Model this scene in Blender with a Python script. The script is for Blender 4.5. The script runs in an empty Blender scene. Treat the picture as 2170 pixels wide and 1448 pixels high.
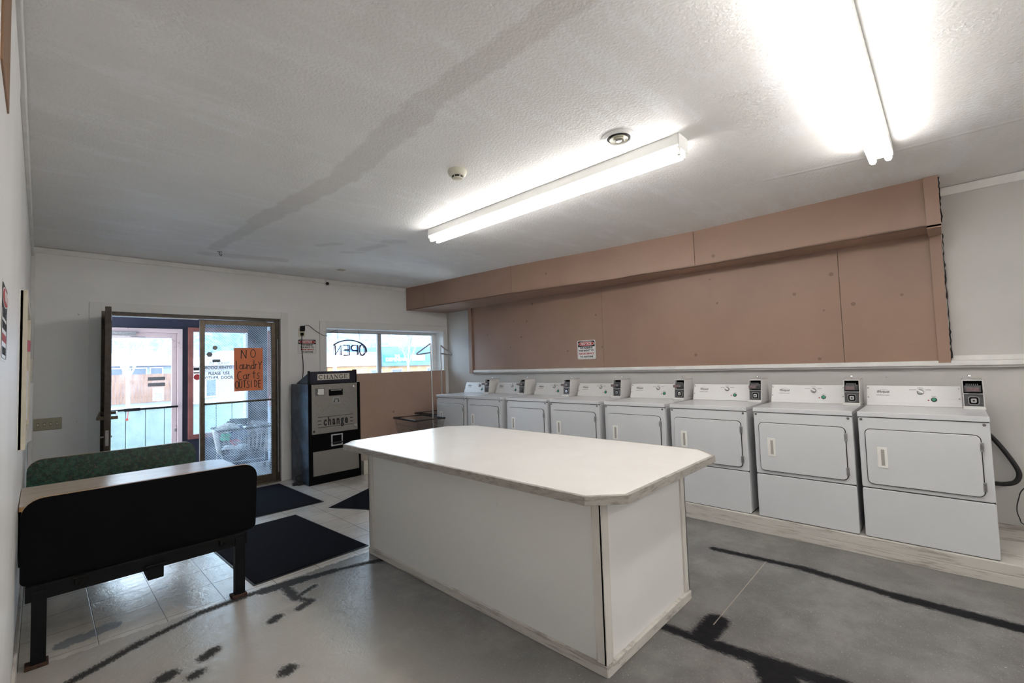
import bpy, bmesh, math, random
from mathutils import Vector, Matrix, Euler
random.seed(7)
sc = bpy.context.scene
col = sc.collection
PI = math.pi

# ------------------------------------------------------------------ camera
H = 1.45
yaw, pitch, roll = math.radians(46.197), math.radians(2.792), math.radians(-1.862)
fwd = Vector((math.sin(yaw)*math.cos(pitch), math.cos(yaw)*math.cos(pitch), math.sin(pitch)))
rgt = Vector((math.cos(yaw), -math.sin(yaw), 0)); up = rgt.cross(fwd)
r2 = rgt*math.cos(roll) + up*math.sin(roll)
u2 = -rgt*math.sin(roll) + up*math.cos(roll)
cd = bpy.data.cameras.new('camera'); cam = bpy.data.objects.new('camera', cd); col.objects.link(cam)
cd.sensor_width = 36; cd.lens = 960.1/2170*36; cd.clip_start = 0.02; cd.clip_end = 400
cam.matrix_world = Matrix(((r2.x, u2.x, -fwd.x, 0), (r2.y, u2.y, -fwd.y, 0), (r2.z, u2.z, -fwd.z, H), (0, 0, 0, 1)))
sc.camera = cam
# ------------------------------------------------------------------ world / exposure
w = bpy.data.worlds.new('world'); sc.world = w; w.use_nodes = True
nt = w.node_tree; bg = nt.nodes['Background']
tc = nt.nodes.new('ShaderNodeTexCoord'); sep = nt.nodes.new('ShaderNodeSeparateXYZ')
rp = nt.nodes.new('ShaderNodeValToRGB')
rp.color_ramp.elements[0].position = 0.0; rp.color_ramp.elements[0].color = (0.86, 0.92, 1.0, 1)
rp.color_ramp.elements[1].position = 0.6; rp.color_ramp.elements[1].color = (0.55, 0.72, 1.0, 1)
nt.links.new(tc.outputs['Generated'], sep.inputs[0]); nt.links.new(sep.outputs['Z'], rp.inputs[0])
nt.links.new(rp.outputs[0], bg.inputs[0]); bg.inputs[1].default_value = 5.4
TUBE = 12.6
sc.view_settings.view_transform = 'Standard'; sc.view_settings.look = 'None'
sc.view_settings.gamma = 1; sc.view_settings.use_curve_mapping = False
sc.view_settings.exposure = 1.22
try:
    sc.cycles.max_bounces = 10; sc.cycles.diffuse_bounces = 6; sc.cycles.transparent_max_bounces = 24
except Exception: pass

# ------------------------------------------------------------------ mesh helpers
def box(bm, x0, x1, y0, y1, z0, z1):
    vs = [bm.verts.new(p) for p in ((x0,y0,z0),(x1,y0,z0),(x1,y1,z0),(x0,y1,z0),(x0,y0,z1),(x1,y0,z1),(x1,y1,z1),(x0,y1,z1))]
    for f in ((0,3,2,1),(4,5,6,7),(0,1,5,4),(1,2,6,5),(2,3,7,6),(3,0,4,7)): bm.faces.new([vs[i] for i in f])
    return bm
def hexa(bm, pts):
    vs = [bm.verts.new(p) for p in pts]
    for f in ((0,3,2,1),(4,5,6,7),(0,1,5,4),(1,2,6,5),(2,3,7,6),(3,0,4,7)): bm.faces.new([vs[i] for i in f])
    return bm
def prism(bm, pts, ext):
    ext = Vector(ext); a = [bm.verts.new(p) for p in pts]; b = [bm.verts.new(Vector(p)+ext) for p in pts]
    n = len(a); bm.faces.new(a[::-1]); bm.faces.new(b)
    for i in range(n): bm.faces.new((a[i], a[(i+1) % n], b[(i+1) % n], b[i]))
    return bm
def rrect(x0, x1, z0, z1, r, n=6):
    out = []
    if not isinstance(r, (tuple, list)): r = (r,)*4
    for k, (cx, cz) in enumerate(((x1, z1), (x0, z1), (x0, z0), (x1, z0))):
        rr = max(r[k], 1e-4); sx = 1 if cx == x1 else -1; sz = 1 if cz == z1 else -1
        ox, oz = cx - sx*rr, cz - sz*rr
        for i in range(n+1):
            a = (k*90 + 90*i/n)*PI/180
            out.append((ox + rr*math.cos(a), oz + rr*math.sin(a)))
    return out
def slab(bm, x0, x1, z0, z1, y0, y1, r=0.01, n=6):
    return prism(bm, [(a, y0, b) for a, b in rrect(x0, x1, z0, z1, r, n)], (0, y1-y0, 0))
def tube(bm, pts, r, seg=8, closed=False):
    pts = [Vector(p) for p in pts]; n = len(pts); rings = []
    rs = r if isinstance(r, (list, tuple)) else [r]*n
    nrm = None
    for i, p in enumerate(pts):
        if closed: t = pts[(i+1) % n] - pts[i-1]
        else: t = pts[min(i+1, n-1)] - pts[max(i-1, 0)]
        if t.length < 1e-9: t = Vector((0,0,1))
        t.normalize()
        if nrm is None:
            a = Vector((0,0,1)) if abs(t.z) < .9 else Vector((1,0,0)); nrm = t.cross(a).normalized()
        else:
            nrm = (nrm - t*nrm.dot(t))
            nrm = nrm.normalized() if nrm.length > 1e-6 else t.orthogonal().normalized()
        b = t.cross(nrm)
        rings.append([bm.verts.new(p + (nrm*math.cos(2*PI*k/seg) + b*math.sin(2*PI*k/seg))*rs[i]) for k in range(seg)])
    m = n if closed else n-1
    for i in range(m):
        A = rings[i]; B = rings[(i+1) % n]
        for k in range(seg): bm.faces.new((A[k], A[(k+1) % seg], B[(k+1) % seg], B[k]))
    if not closed:
        bm.faces.new(rings[0][::-1]); bm.faces.new(rings[-1])
    return bm
def lathe(bm, prof, c=(0,0,0), axis='z', seg=32):
    rings = []
    for r, h in prof:
        ring = []
        for k in range(seg):
            a = 2*PI*k/seg; u, v = r*math.cos(a), r*math.sin(a)
            p = {'z': (u, v, h), 'y': (u, h, v), 'x': (h, u, v)}[axis]
            ring.append(bm.verts.new(Vector(p)+Vector(c)))
        rings.append(ring)
    for A, B in zip(rings, rings[1:]):
        for k in range(seg): bm.faces.new((A[k], A[(k+1) % seg], B[(k+1) % seg], B[k]))
    for R in (rings[0], rings[-1]):
        bm.faces.new(R)
    return bm
def smoothpath(pts, n=6):
    P = [Vector(p) for p in pts]; out = []
    for i in range(len(P)-1):
        p0 = P[max(i-1, 0)]; p1 = P[i]; p2 = P[i+1]; p3 = P[min(i+2, len(P)-1)]
        for k in range(n):
            t = k/n
            out.append(.5*((2*p1)+(p2-p0)*t+(2*p0-5*p1+4*p2-p3)*t*t+(3*p1-p0-3*p2+p3)*t**3))
    out.append(P[-1]); return out
def NB(): return bmesh.new()
def obj(name, bm, mat, parent=None, bevel=0, smooth=False, label=None, seg=2):
    bmesh.ops.recalc_face_normals(bm, faces=bm.faces)
    me = bpy.data.meshes.new(name); bm.to_mesh(me); bm.free()
    if mat: me.materials.append(mat)
    if smooth:
        for p in me.polygons: p.use_smooth = True
    o = bpy.data.objects.new(name, me); col.objects.link(o)
    if parent: o.parent = parent
    if bevel:
        m = o.modifiers.new('bevel', 'BEVEL'); m.width = bevel; m.segments = seg; m.limit_method = 'ANGLE'; m.angle_limit = math.radians(40)
    if smooth:
        me.set_sharp_from_angle(angle=math.radians(35))
    if label: o['label'] = label
    return o
def tag(o, label, cat, group=None, kind=None):
    o['label'] = label; o['category'] = cat
    if group: o['group'] = group
    if kind: o['kind'] = kind
    return o
def thing(name, label, cat, loc=(0,0,0), rotz=0, group=None, kind=None):
    o = bpy.data.objects.new(name, None); col.objects.link(o)
    o.location = loc; o.rotation_euler = (0, 0, rotz); o.empty_display_size = .05
    return tag(o, label, cat, group, kind)
def struct(name, bm, mat, label=None, bevel=0, smooth=False):
    o = obj(name, bm, mat, None, bevel, smooth)
    o['kind'] = 'structure'
    if label: o['label'] = label; o['category'] = name.split('_')[0]
    return o
def sthing(name, label):
    o = bpy.data.objects.new(name, None); col.objects.link(o); o['kind'] = 'structure'; o['label'] = label; o['category'] = name.split('_')[0]
    return o
# lettering: lines of text laid on a plane through org with unit vectors ux (reading direction) and uz (up)
def words(bm, s, size, org, ux, uz, xs=1.0, bold=0.0, align='CENTER', extrude=0.0003, shear=0.0, space=1.0):
    cu = bpy.data.curves.new('t', 'FONT'); cu.body = s; cu.size = size; cu.align_x = align; cu.align_y = 'CENTER'
    cu.offset = bold; cu.extrude = extrude; cu.shear = shear; cu.resolution_u = 3; cu.space_character = space
    to = bpy.data.objects.new('t', cu); col.objects.link(to)
    dg = bpy.context.evaluated_depsgraph_get(); me = bpy.data.meshes.new_from_object(to.evaluated_get(dg))
    ux = Vector(ux).normalized(); uz = Vector(uz).normalized(); n = ux.cross(uz); org = Vector(org)
    for v in me.vertices: v.co = org + ux*(v.co.x*xs) + uz*v.co.y + n*v.co.z
    bm.from_mesh(me); bpy.data.objects.remove(to); bpy.data.curves.remove(cu); bpy.data.meshes.remove(me)
def strokes(bm, lst, org, ux, uz, sx, sz, wd, th=0.0008):
    ux = Vector(ux).normalized(); uz = Vector(uz).normalized(); n = ux.cross(uz); org = Vector(org)
    for k, item in enumerate(lst):
        pts, wk = item if isinstance(item, tuple) and isinstance(item[0], list) else (item, 1)
        P = [(p[0]*sx, p[1]*sz) for p in pts]; L = []; R = []
        for i, p in enumerate(P):
            a = P[max(i-1, 0)]; b = P[min(i+1, len(P)-1)]
            d = Vector((b[0]-a[0], b[1]-a[1])); d = d.normalized() if d.length else Vector((1, 0))
            m = Vector((-d.y, d.x))*wd*wk/2; e = Vector((0, 0))
            if i == 0: e = -d*wd*.3
            if i == len(P)-1: e = d*wd*.3
            q = Vector(p)+e; L.append(q+m); R.append(q-m)
        off = n*(th + k*0.00004)
        lv = [bm.verts.new(org+ux*a.x+uz*a.y+off) for a in L]; rv = [bm.verts.new(org+ux*a.x+uz*a.y+off) for a in R]
        for i in range(len(P)-1): bm.faces.new((rv[i], rv[i+1], lv[i+1], lv[i]))
def arc(cx, cz, rx, rz, a0, a1, n=12):
    return [(cx+rx*math.cos(math.radians(a0+(a1-a0)*i/n)), cz+rz*math.sin(math.radians(a0+(a1-a0)*i/n))) for i in range(n+1)]

# ------------------------------------------------------------------ materials
def newmat(name):
    m = bpy.data.materials.new(name); m.use_nodes = True
    return m, m.node_tree, m.node_tree.nodes['Principled BSDF']
def N(nt, t, **kw):
    n = nt.nodes.new(t)
    for k, v in kw.items():
        if k in ('operation', 'data_type', 'blend_type', 'feature', 'distance', 'interpolation_type', 'wave_type', 'bands_direction', 'noise_dimensions', 'normalize'): setattr(n, k, v)
    return n
def noise(nt, scale, detail=3, rough=.5, vec=None, dist=0):
    n = nt.nodes.new('ShaderNodeTexNoise'); n.inputs['Scale'].default_value = scale; n.inputs['Detail'].default_value = detail
    n.inputs['Roughness'].default_value = rough; n.inputs['Distortion'].default_value = dist
    if vec is not None: nt.links.new(vec, n.inputs['Vector'])
    return n.outputs['Fac']
def val(nt, x, sock):
    if hasattr(x, 'is_output'): nt.links.new(x, sock)
    else: sock.default_value = x
def math_(nt, op, a, b=0.0, c=None, clamp=False):
    n = nt.nodes.new('ShaderNodeMath'); n.operation = op; n.use_clamp = clamp
    val(nt, a, n.inputs[0]); val(nt, b, n.inputs[1])
    if c is not None: val(nt, c, n.inputs[2])
    return n.outputs[0]
def ramp(nt, x, a, b):
    n = nt.nodes.new('ShaderNodeMapRange'); n.interpolation_type = 'SMOOTHSTEP'
    val(nt, x, n.inputs[0]); n.inputs[1].default_value = a; n.inputs[2].default_value = b
    return n.outputs[0]
def mix(nt, f, a, b):
    n = nt.nodes.new('ShaderNodeMix'); n.data_type = 'RGBA'
    val(nt, f, n.inputs[0])
    for s, v in ((n.inputs[6], a), (n.inputs[7], b)):
        if hasattr(v, 'is_output'): nt.links.new(v, s)
        else: s.default_value = (v[0], v[1], v[2], 1)
    return n.outputs[2]
def bump(nt, h, strength, dist, bsdf, prev=None):
    n = nt.nodes.new('ShaderNodeBump'); n.inputs['Strength'].default_value = strength; n.inputs['Distance'].default_value = dist
    nt.links.new(h, n.inputs['Height'])
    if prev: nt.links.new(prev, n.inputs['Normal'])
    nt.links.new(n.outputs[0], bsdf.inputs['Normal']); return n.outputs[0]
def coord(nt, kind='Object'):
    return nt.nodes.new('ShaderNodeTexCoord').outputs[kind]
def wpos(nt): return nt.nodes.new('ShaderNodeNewGeometry').outputs['Position']
def pm(name, c, rough=.5, metal=0, var=.06, vs=8, bs=0, bd=.001, bscale=60, spec=.5, coat=0):
    m, nt, b = newmat(name)
    b.inputs['Roughness'].default_value = rough; b.inputs['Metallic'].default_value = metal
    b.inputs['Specular IOR Level'].default_value = spec; b.inputs['Coat Weight'].default_value = coat
    v = coord(nt)
    if var:
        f = noise(nt, vs, 5, .6, v)
        lo = tuple(x*(1-var) for x in c); hi = tuple(min(1, x*(1+var)) for x in c)
        nt.links.new(mix(nt, ramp(nt, f, .3, .7), lo, hi), b.inputs['Base Color'])
    else: b.inputs['Base Color'].default_value = (*c, 1)
    if bs: bump(nt, noise(nt, bscale, 4, .6, v), bs, bd, b)
    return m
def capsule_field(nt, P, segs):
    """signed distance to a set of painted strokes on the XY plane"""
    cur = None
    for (ax, ay, bx, by, r) in segs:
        s = N(nt, 'ShaderNodeVectorMath', operation='SUBTRACT'); nt.links.new(P, s.inputs[0]); s.inputs[1].default_value = (ax, ay, 0)
        d = N(nt, 'ShaderNodeVectorMath', operation='DOT_PRODUCT'); nt.links.new(s.outputs[0], d.inputs[0]); d.inputs[1].default_value = (bx-ax, by-ay, 0)
        h = math_(nt, 'DIVIDE', d.outputs['Value'], max((bx-ax)**2+(by-ay)**2, 1e-6), clamp=True)
        sc_ = N(nt, 'ShaderNodeVectorMath', operation='SCALE'); sc_.inputs[0].default_value = (bx-ax, by-ay, 0); nt.links.new(h, sc_.inputs['Scale'])
        e = N(nt, 'ShaderNodeVectorMath', operation='DISTANCE'); nt.links.new(s.outputs[0], e.inputs[0]); nt.links.new(sc_.outputs[0], e.inputs[1])
        x = math_(nt, 'SUBTRACT', e.outputs['Value'], r)
        cur = x if cur is None else math_(nt, 'MINIMUM', cur, x)
    return cur
def flatpos(nt):
    m = N(nt, 'ShaderNodeVectorMath', operation='MULTIPLY'); nt.links.new(wpos(nt), m.inputs[0]); m.inputs[1].default_value = (1, 1, 0)
    return m.outputs[0]

# floor: grey painted slab, old vinyl tiles towards the door
def floor_mat():
    m, nt, b = newmat('floor_paint'); P = flatpos(nt); s = N(nt, 'ShaderNodeSeparateXYZ'); nt.links.new(P, s.inputs[0])
    X, Y = s.outputs[0], s.outputs[1]
    n1 = noise(nt, 3, 6, .65, P); n2 = noise(nt, 22, 6, .7, P); n3 = noise(nt, 120, 3, .6, P); n4 = noise(nt, 1.1, 3, .5, P)
    grey = mix(nt, ramp(nt, n1, .35, .7), (.135, .132, .127), (.205, .198, .188))
    # left of the counter: worn paint plus door and lamp reflections painted paler
    rub_glare = math_(nt, 'MULTIPLY', ramp(nt, math_(nt, 'ADD', X, math_(nt, 'MULTIPLY', n1, .6)), 2.0, 1.2), .8)
    grey = mix(nt, rub_glare, grey, (.47, .44, .40))
    specks = ramp(nt, n3, .62, .70); grey = mix(nt, math_(nt, 'MULTIPLY', specks, .7), grey, (.42, .38, .33))
    specks2 = ramp(nt, noise(nt, 60, 5, .75, P, 1.5), .30, .24); grey = mix(nt, math_(nt, 'MULTIPLY', specks2, .5), grey, (.06, .055, .05))
    # vinyl tiles, 30 cm
    fx = math_(nt, 'ABSOLUTE', math_(nt, 'SUBTRACT', math_(nt, 'FRACT', math_(nt, 'DIVIDE', math_(nt, 'SUBTRACT', X, .09), .3)), .5))
    fy = math_(nt, 'ABSOLUTE', math_(nt, 'SUBTRACT', math_(nt, 'FRACT', math_(nt, 'DIVIDE', math_(nt, 'SUBTRACT', Y, .0), .3)), .5))
    ln = ramp(nt, math_(nt, 'MINIMUM', fx, fy), .0085, .003)
    tile = mix(nt, ramp(nt, n1, .3, .7), (.52, .49, .45), (.66, .63, .58))
    streak = N(nt, 'ShaderNodeMapping'); streak.inputs['Scale'].default_value = (1, 6, 1); nt.links.new(P, streak.inputs[0])
    tile = mix(nt, math_(nt, 'MULTIPLY', ramp(nt, noise(nt, 9, 5, .7, streak.outputs[0]), .5, .8), .35), tile, (.33, .29, .25))
    tile = mix(nt, ln, tile, (.16, .14, .12))
    torn = capsule_field(nt, P, [(.12, 3.56, .30, 3.60, .05), (.5, 3.9, .62, 3.95, .008)])
    torn = ramp(nt, math_(nt, 'ADD', torn, math_(nt, 'MULTIPLY', math_(nt, 'SUBTRACT', n2, .5), .12)), .004, -.004)
    tile = mix(nt, torn, tile, (.27, .28, .30))
    edge = math_(nt, 'ADD', math_(nt, 'SUBTRACT', Y, 3.40), math_(nt, 'MULTIPLY', math_(nt, 'SUBTRACT', n2, .5), .10))
    isT = math_(nt, 'MULTIPLY', ramp(nt, edge, -.004, .004), math_(nt, 'LESS_THAN', X, 3.98))
    c = mix(nt, isT, grey, tile)
    # black worn marks
    segs = [(-.1, 3.02, .137, 3.116, .020), (.137, 3.116, .40, 3.25, .026), (.40, 3.25, .70, 3.36, .022), (.70, 3.36, 1.05, 3.37, .024), (1.05, 3.35, 1.29, 3.32, .050), (1.29, 3.31, 1.486, 3.28, .035), (1.486, 3.28, 1.78, 3.19, .018), (1.74, 3.2, 1.86, 3.15, .03),
            (1.115, 2.94, 1.20, 2.98, .026), (1.198, 2.966, 1.15, 3.1, .020), (1.15, 3.08, 1.16, 3.3, .03), (1.16, 3.10, 1.30, 3.16, .018), (.955, 2.92, .995, 2.945, .030), (.60, 2.83, .65, 2.86, .030), (.43, 2.79, .45, 2.80, .040), (.53, 2.70, .55, 2.71, .028), (.84, 2.39, .86, 2.40, .034),
            (3.554, 1.36, 3.60, .80, .030), (3.60, .80, 3.53, .30, .036), (3.53, .30, 3.50, -1.6, .048),
            (2.36, 1.20, 2.37, .95, .032), (2.37, .95, 2.40, .70, .046), (2.40, .70, 2.43, .45, .048), (2.43, .45, 2.45, -.6, .055), (2.42, 1.0, 2.60, 1.0, .062), (2.36, .66, 2.20, .56, .085)]
    df = capsule_field(nt, P, segs)
    brush = N(nt, 'ShaderNodeMapping'); brush.inputs['Scale'].default_value = (3, 1, 1); nt.links.new(P, brush.inputs[0])
    nb = noise(nt, 28, 6, .75, brush.outputs[0])
    dd = math_(nt, 'ADD', df, math_(nt, 'MULTIPLY', math_(nt, 'SUBTRACT', nb, .5), .10))
    mk = ramp(nt, dd, .026, -.014)
    soft = math_(nt, 'MULTIPLY', ramp(nt, X, 2.0, 1.6), .55)
    c = mix(nt, math_(nt, 'SUBTRACT', mk, math_(nt, 'MULTIPLY', mk, math_(nt, 'MULTIPLY', soft, .15))), c, (.012, .012, .014))
    thin = capsule_field(nt, P, [(2.55, 1.0, 3.56, 1.005, .0025)])
    c = mix(nt, ramp(nt, thin, .001, -.001), c, (.34, .29, .24))
    nt.links.new(c, b.inputs['Base Color'])
    r = math_(nt, 'ADD', .12, math_(nt, 'MULTIPLY', n2, .22)); r = math_(nt, 'ADD', r, math_(nt, 'MULTIPLY', mk, .40))
    r = math_(nt, 'SUBTRACT', r, math_(nt, 'MULTIPLY', isT, .06)); nt.links.new(r, b.inputs['Roughness']); nt.links.new(math_(nt, 'SUBTRACT', .7, math_(nt, 'MULTIPLY', mk, .6)), b.inputs['Specular IOR Level'])
    hgt = math_(nt, 'ADD', noise(nt, 14, 6, .6, P, .8), math_(nt, 'MULTIPLY', n3, .25))
    hgt = math_(nt, 'SUBTRACT', hgt, math_(nt, 'MULTIPLY', math_(nt, 'MULTIPLY', ln, isT), .4))
    bump(nt, hgt, .45, .007, b)
    return m
def ceil_mat():
    m, nt, b = newmat('ceiling_paint'); P = flatpos(nt)
    n1 = noise(nt, 1.3, 4, .6, P); n2 = noise(nt, 16, 5, .7, P)
    base = mix(nt, ramp(nt, n1, .3, .75), (.80, .79, .775), (.86, .85, .835))
    # fresh roller marks
    br = N(nt, 'ShaderNodeMapping'); br.inputs['Scale'].default_value = (.35, 1.4, 1); nt.links.new(P, br.inputs[0])
    base = mix(nt, math_(nt, 'MULTIPLY', ramp(nt, noise(nt, 2.2, 8, .75, br.outputs[0]), .50, .62), .75), base, (.88, .885, .90))
    segs = [(1.25, 5.5, 1.31, 4.3, .06), (1.31, 4.3, 1.42, 2.9, .085), (1.42, 2.9, 1.32, 1.8, .09), (1.32, 1.8, 1.32, .9, .07),
            (2.03, 4.70, 2.14, 4.53, .05), (2.35, 4.82, 2.5, 4.72, .05), (2.45, 4.6, 2.52, 4.3, .06), (2.50, 4.12, 2.58, 4.06, .07), (1.26, 5.78, 1.95, 5.62, .10)]
    f = capsule_field(nt, P, segs)
    f = math_(nt, 'ADD', f, math_(nt, 'MULTIPLY', math_(nt, 'SUBTRACT', noise(nt, 7, 3, .5, P), .5), .10))
    mk = math_(nt, 'MULTIPLY', ramp(nt, f, .02, -.015), .40)
    c = mix(nt, mk, base, (.56, .53, .50)); nt.links.new(c, b.inputs['Base Color'])
    b.inputs['Roughness'].default_value = .55
    v = N(nt, 'ShaderNodeTexVoronoi', feature='SMOOTH_F1'); v.inputs['Scale'].default_value = 80; nt.links.new(P, v.inputs['Vector'])
    hh = math_(nt, 'ADD', math_(nt, 'MULTIPLY', v.outputs['Distance'], .8), noise(nt, 75, 4, .7, P))
    seam = capsule_field(nt, P, [(2.35, .8, 2.56, .25, .012), (2.56, .25, 2.62, -.6, .02), (3.75, .9, 3.87, .17, .006), (3.87, .17, 3.9, -.6, .006)])
    hh = math_(nt, 'ADD', hh, math_(nt, 'MULTIPLY', math_(nt, 'MULTIPLY', ramp(nt, seam, .03, -.01), noise(nt, 30, 4, .7, P, 1)), 4))
    bump(nt, hh, .5, .0045, b)
    return m
def wall_mat(name='wall_paint', c=(.84, .835, .825)):
    m, nt, b = newmat(name); P = wpos(nt)
    n1 = noise(nt, 1.6, 4, .6, P)
    col_ = mix(nt, ramp(nt, n1, .3, .7), tuple(x*.94 for x in c), c)
    sp = ramp(nt, noise(nt, 24, 2, .4, P), .79, .82)
    col_ = mix(nt, math_(nt, 'MULTIPLY', sp, .6), col_, (.22, .18, .15))
    nt.links.new(col_, b.inputs['Base Color']); b.inputs['Roughness'].default_value = .45
    bump(nt, noise(nt, 90, 4, .6, P), .15, .002, b)
    return m
def brown_mat(name='brown_panel_paint', c=(.34, .215, .158)):
    m, nt, b = newmat(name); P = wpos(nt)
    col_ = mix(nt, ramp(nt, noise(nt, 1.2, 4, .6, P), .3, .7), tuple(x*.93 for x in c), tuple(x*1.05 for x in c))
    mp = N(nt, 'ShaderNodeMapping'); mp.inputs['Scale'].default_value = (1, .12, 3); nt.links.new(P, mp.inputs[0])
    col_ = mix(nt, math_(nt, 'MULTIPLY', ramp(nt, noise(nt, 14, 6, .8, mp.outputs[0]), .645, .69), .45), col_, (.14, .08, .06))
    v = N(nt, 'ShaderNodeTexVoronoi', feature='F1'); v.inputs['Scale'].default_value = 4.2; nt.links.new(P, v.inputs['Vector'])
    d = v.outputs['Distance']
    ring = ramp(nt, d, .085, .065)
    col_ = mix(nt, math_(nt, 'MULTIPLY', ring, .55), col_, (.12, .065, .045))
    nt.links.new(col_, b.inputs['Base Color']); b.inputs['Roughness'].default_value = .42
    bump(nt, noise(nt, 70, 4, .6, P), .15, .002, b)
    return m
def worn_mat(name, c, dark, lo=.56, hi=.66, sx=(1, 1, 1), sc_=12, rough=.5):
    m, nt, b = newmat(name); v = wpos(nt)
    mp = N(nt, 'ShaderNodeMapping'); mp.inputs['Scale'].default_value = sx; nt.links.new(v, mp.inputs[0])
    f = noise(nt, sc_, 8, .75, mp.outputs[0])
    c2 = mix(nt, math_(nt, 'MULTIPLY', ramp(nt, f, lo, hi), .8), c, dark); nt.links.new(c2, b.inputs['Base Color'])
    b.inputs['Roughness'].default_value = rough; bump(nt, f, .2, .003, b); return m
def glass_mat(name='clear_glass', tint=(.93, .97, .96), wire=False):
    m = bpy.data.materials.new(name); m.use_nodes = True; nt = m.node_tree; nt.nodes.clear()
    out = nt.nodes.new('ShaderNodeOutputMaterial'); tr = nt.nodes.new('ShaderNodeBsdfTransparent'); tr.inputs[0].default_value = (*tint, 1)
    gl = nt.nodes.new('ShaderNodeBsdfGlossy'); gl.inputs['Roughness'].default_value = .02
    fr = nt.nodes.new('ShaderNodeFresnel'); fr.inputs[0].default_value = 1.45
    mx = nt.nodes.new('ShaderNodeMixShader'); nt.links.new(fr.outputs[0], mx.inputs[0]); nt.links.new(tr.outputs[0], mx.inputs[1]); nt.links.new(gl.outputs[0], mx.inputs[2])
    last = mx.outputs[0]
    df = nt.nodes.new('ShaderNodeBsdfTranslucent'); df.inputs[0].default_value = (.75, .82, .88, 1)
    m2 = nt.nodes.new('ShaderNodeMixShader')
    P = wpos(nt)
    if wire:
        s = N(nt, 'ShaderNodeSeparateXYZ'); nt.links.new(P, s.inputs[0]); X, Z = s.outputs[0], s.outputs[2]
        def lines(a):
            u = math_(nt, 'DIVIDE', a, .030); return ramp(nt, math_(nt, 'ABSOLUTE', math_(nt, 'SUBTRACT', math_(nt, 'FRACT', u), .5)), .055, .025)
        l1 = lines(math_(nt, 'ADD', X, Z)); l2 = lines(math_(nt, 'SUBTRACT', X, Z))
        k = math_(nt, 'MAXIMUM', l1, math_(nt, 'MULTIPLY', l2, .7))
        dirt = math_(nt, 'MULTIPLY', ramp(nt, noise(nt, 6, 6, .7, P), .35, .8), .16)
        k = math_(nt, 'ADD', math_(nt, 'MULTIPLY', k, .65), dirt, clamp=True)
        nt.links.new(k, m2.inputs[0]); df.inputs[0].default_value = (.75, .82, .90, 1)
    else:
        nt.links.new(math_(nt, 'MULTIPLY', ramp(nt, noise(nt, 5, 6, .7, P), .4, .8), .07), m2.inputs[0])
    nt.links.new(last, m2.inputs[1]); nt.links.new(df.outputs[0], m2.inputs[2]); nt.links.new(m2.outputs[0], out.inputs[0])
    return m
def emis(name, c, s):
    m = bpy.data.materials.new(name); m.use_nodes = True; nt = m.node_tree; nt.nodes.clear()
    o = nt.nodes.new('ShaderNodeOutputMaterial'); e = nt.nodes.new('ShaderNodeEmission'); e.inputs[0].default_value = (*c, 1); e.inputs[1].default_value = s
    nt.links.new(e.outputs[0], o.inputs[0]); return m
def speckle_mat():
    m, nt, b = newmat('green_speckled_laminate'); P = wpos(nt)
    c = mix(nt, ramp(nt, noise(nt, 38, 5, .7, P), .45, .58), (.004, .024, .016), (.014, .065, .042))
    c = mix(nt, ramp(nt, noise(nt, 45, 4, .7, P, 2), .58, .64), c, (.15, .07, .035))
    c = mix(nt, ramp(nt, noise(nt, 80, 3, .7, P, 1), .36, .31), c, (.008, .02, .016))
    nt.links.new(c, b.inputs['Base Color']); b.inputs['Roughness'].default_value = .3; b.inputs['Specular IOR Level'].default_value = .35; return m
def wood_mat(name, a, b_, sx=(1, 14, 14), rough=.25, sc_=3):
    m, nt, b = newmat(name); v = coord(nt); mp = N(nt, 'ShaderNodeMapping'); mp.inputs['Scale'].default_value = sx; nt.links.new(v, mp.inputs[0])
    f = noise(nt, sc_, 6, .65, mp.outputs[0], .6); nt.links.new(mix(nt, ramp(nt, f, .3, .7), a, b_), b.inputs['Base Color'])
    b.inputs['Roughness'].default_value = rough; return m

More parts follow.
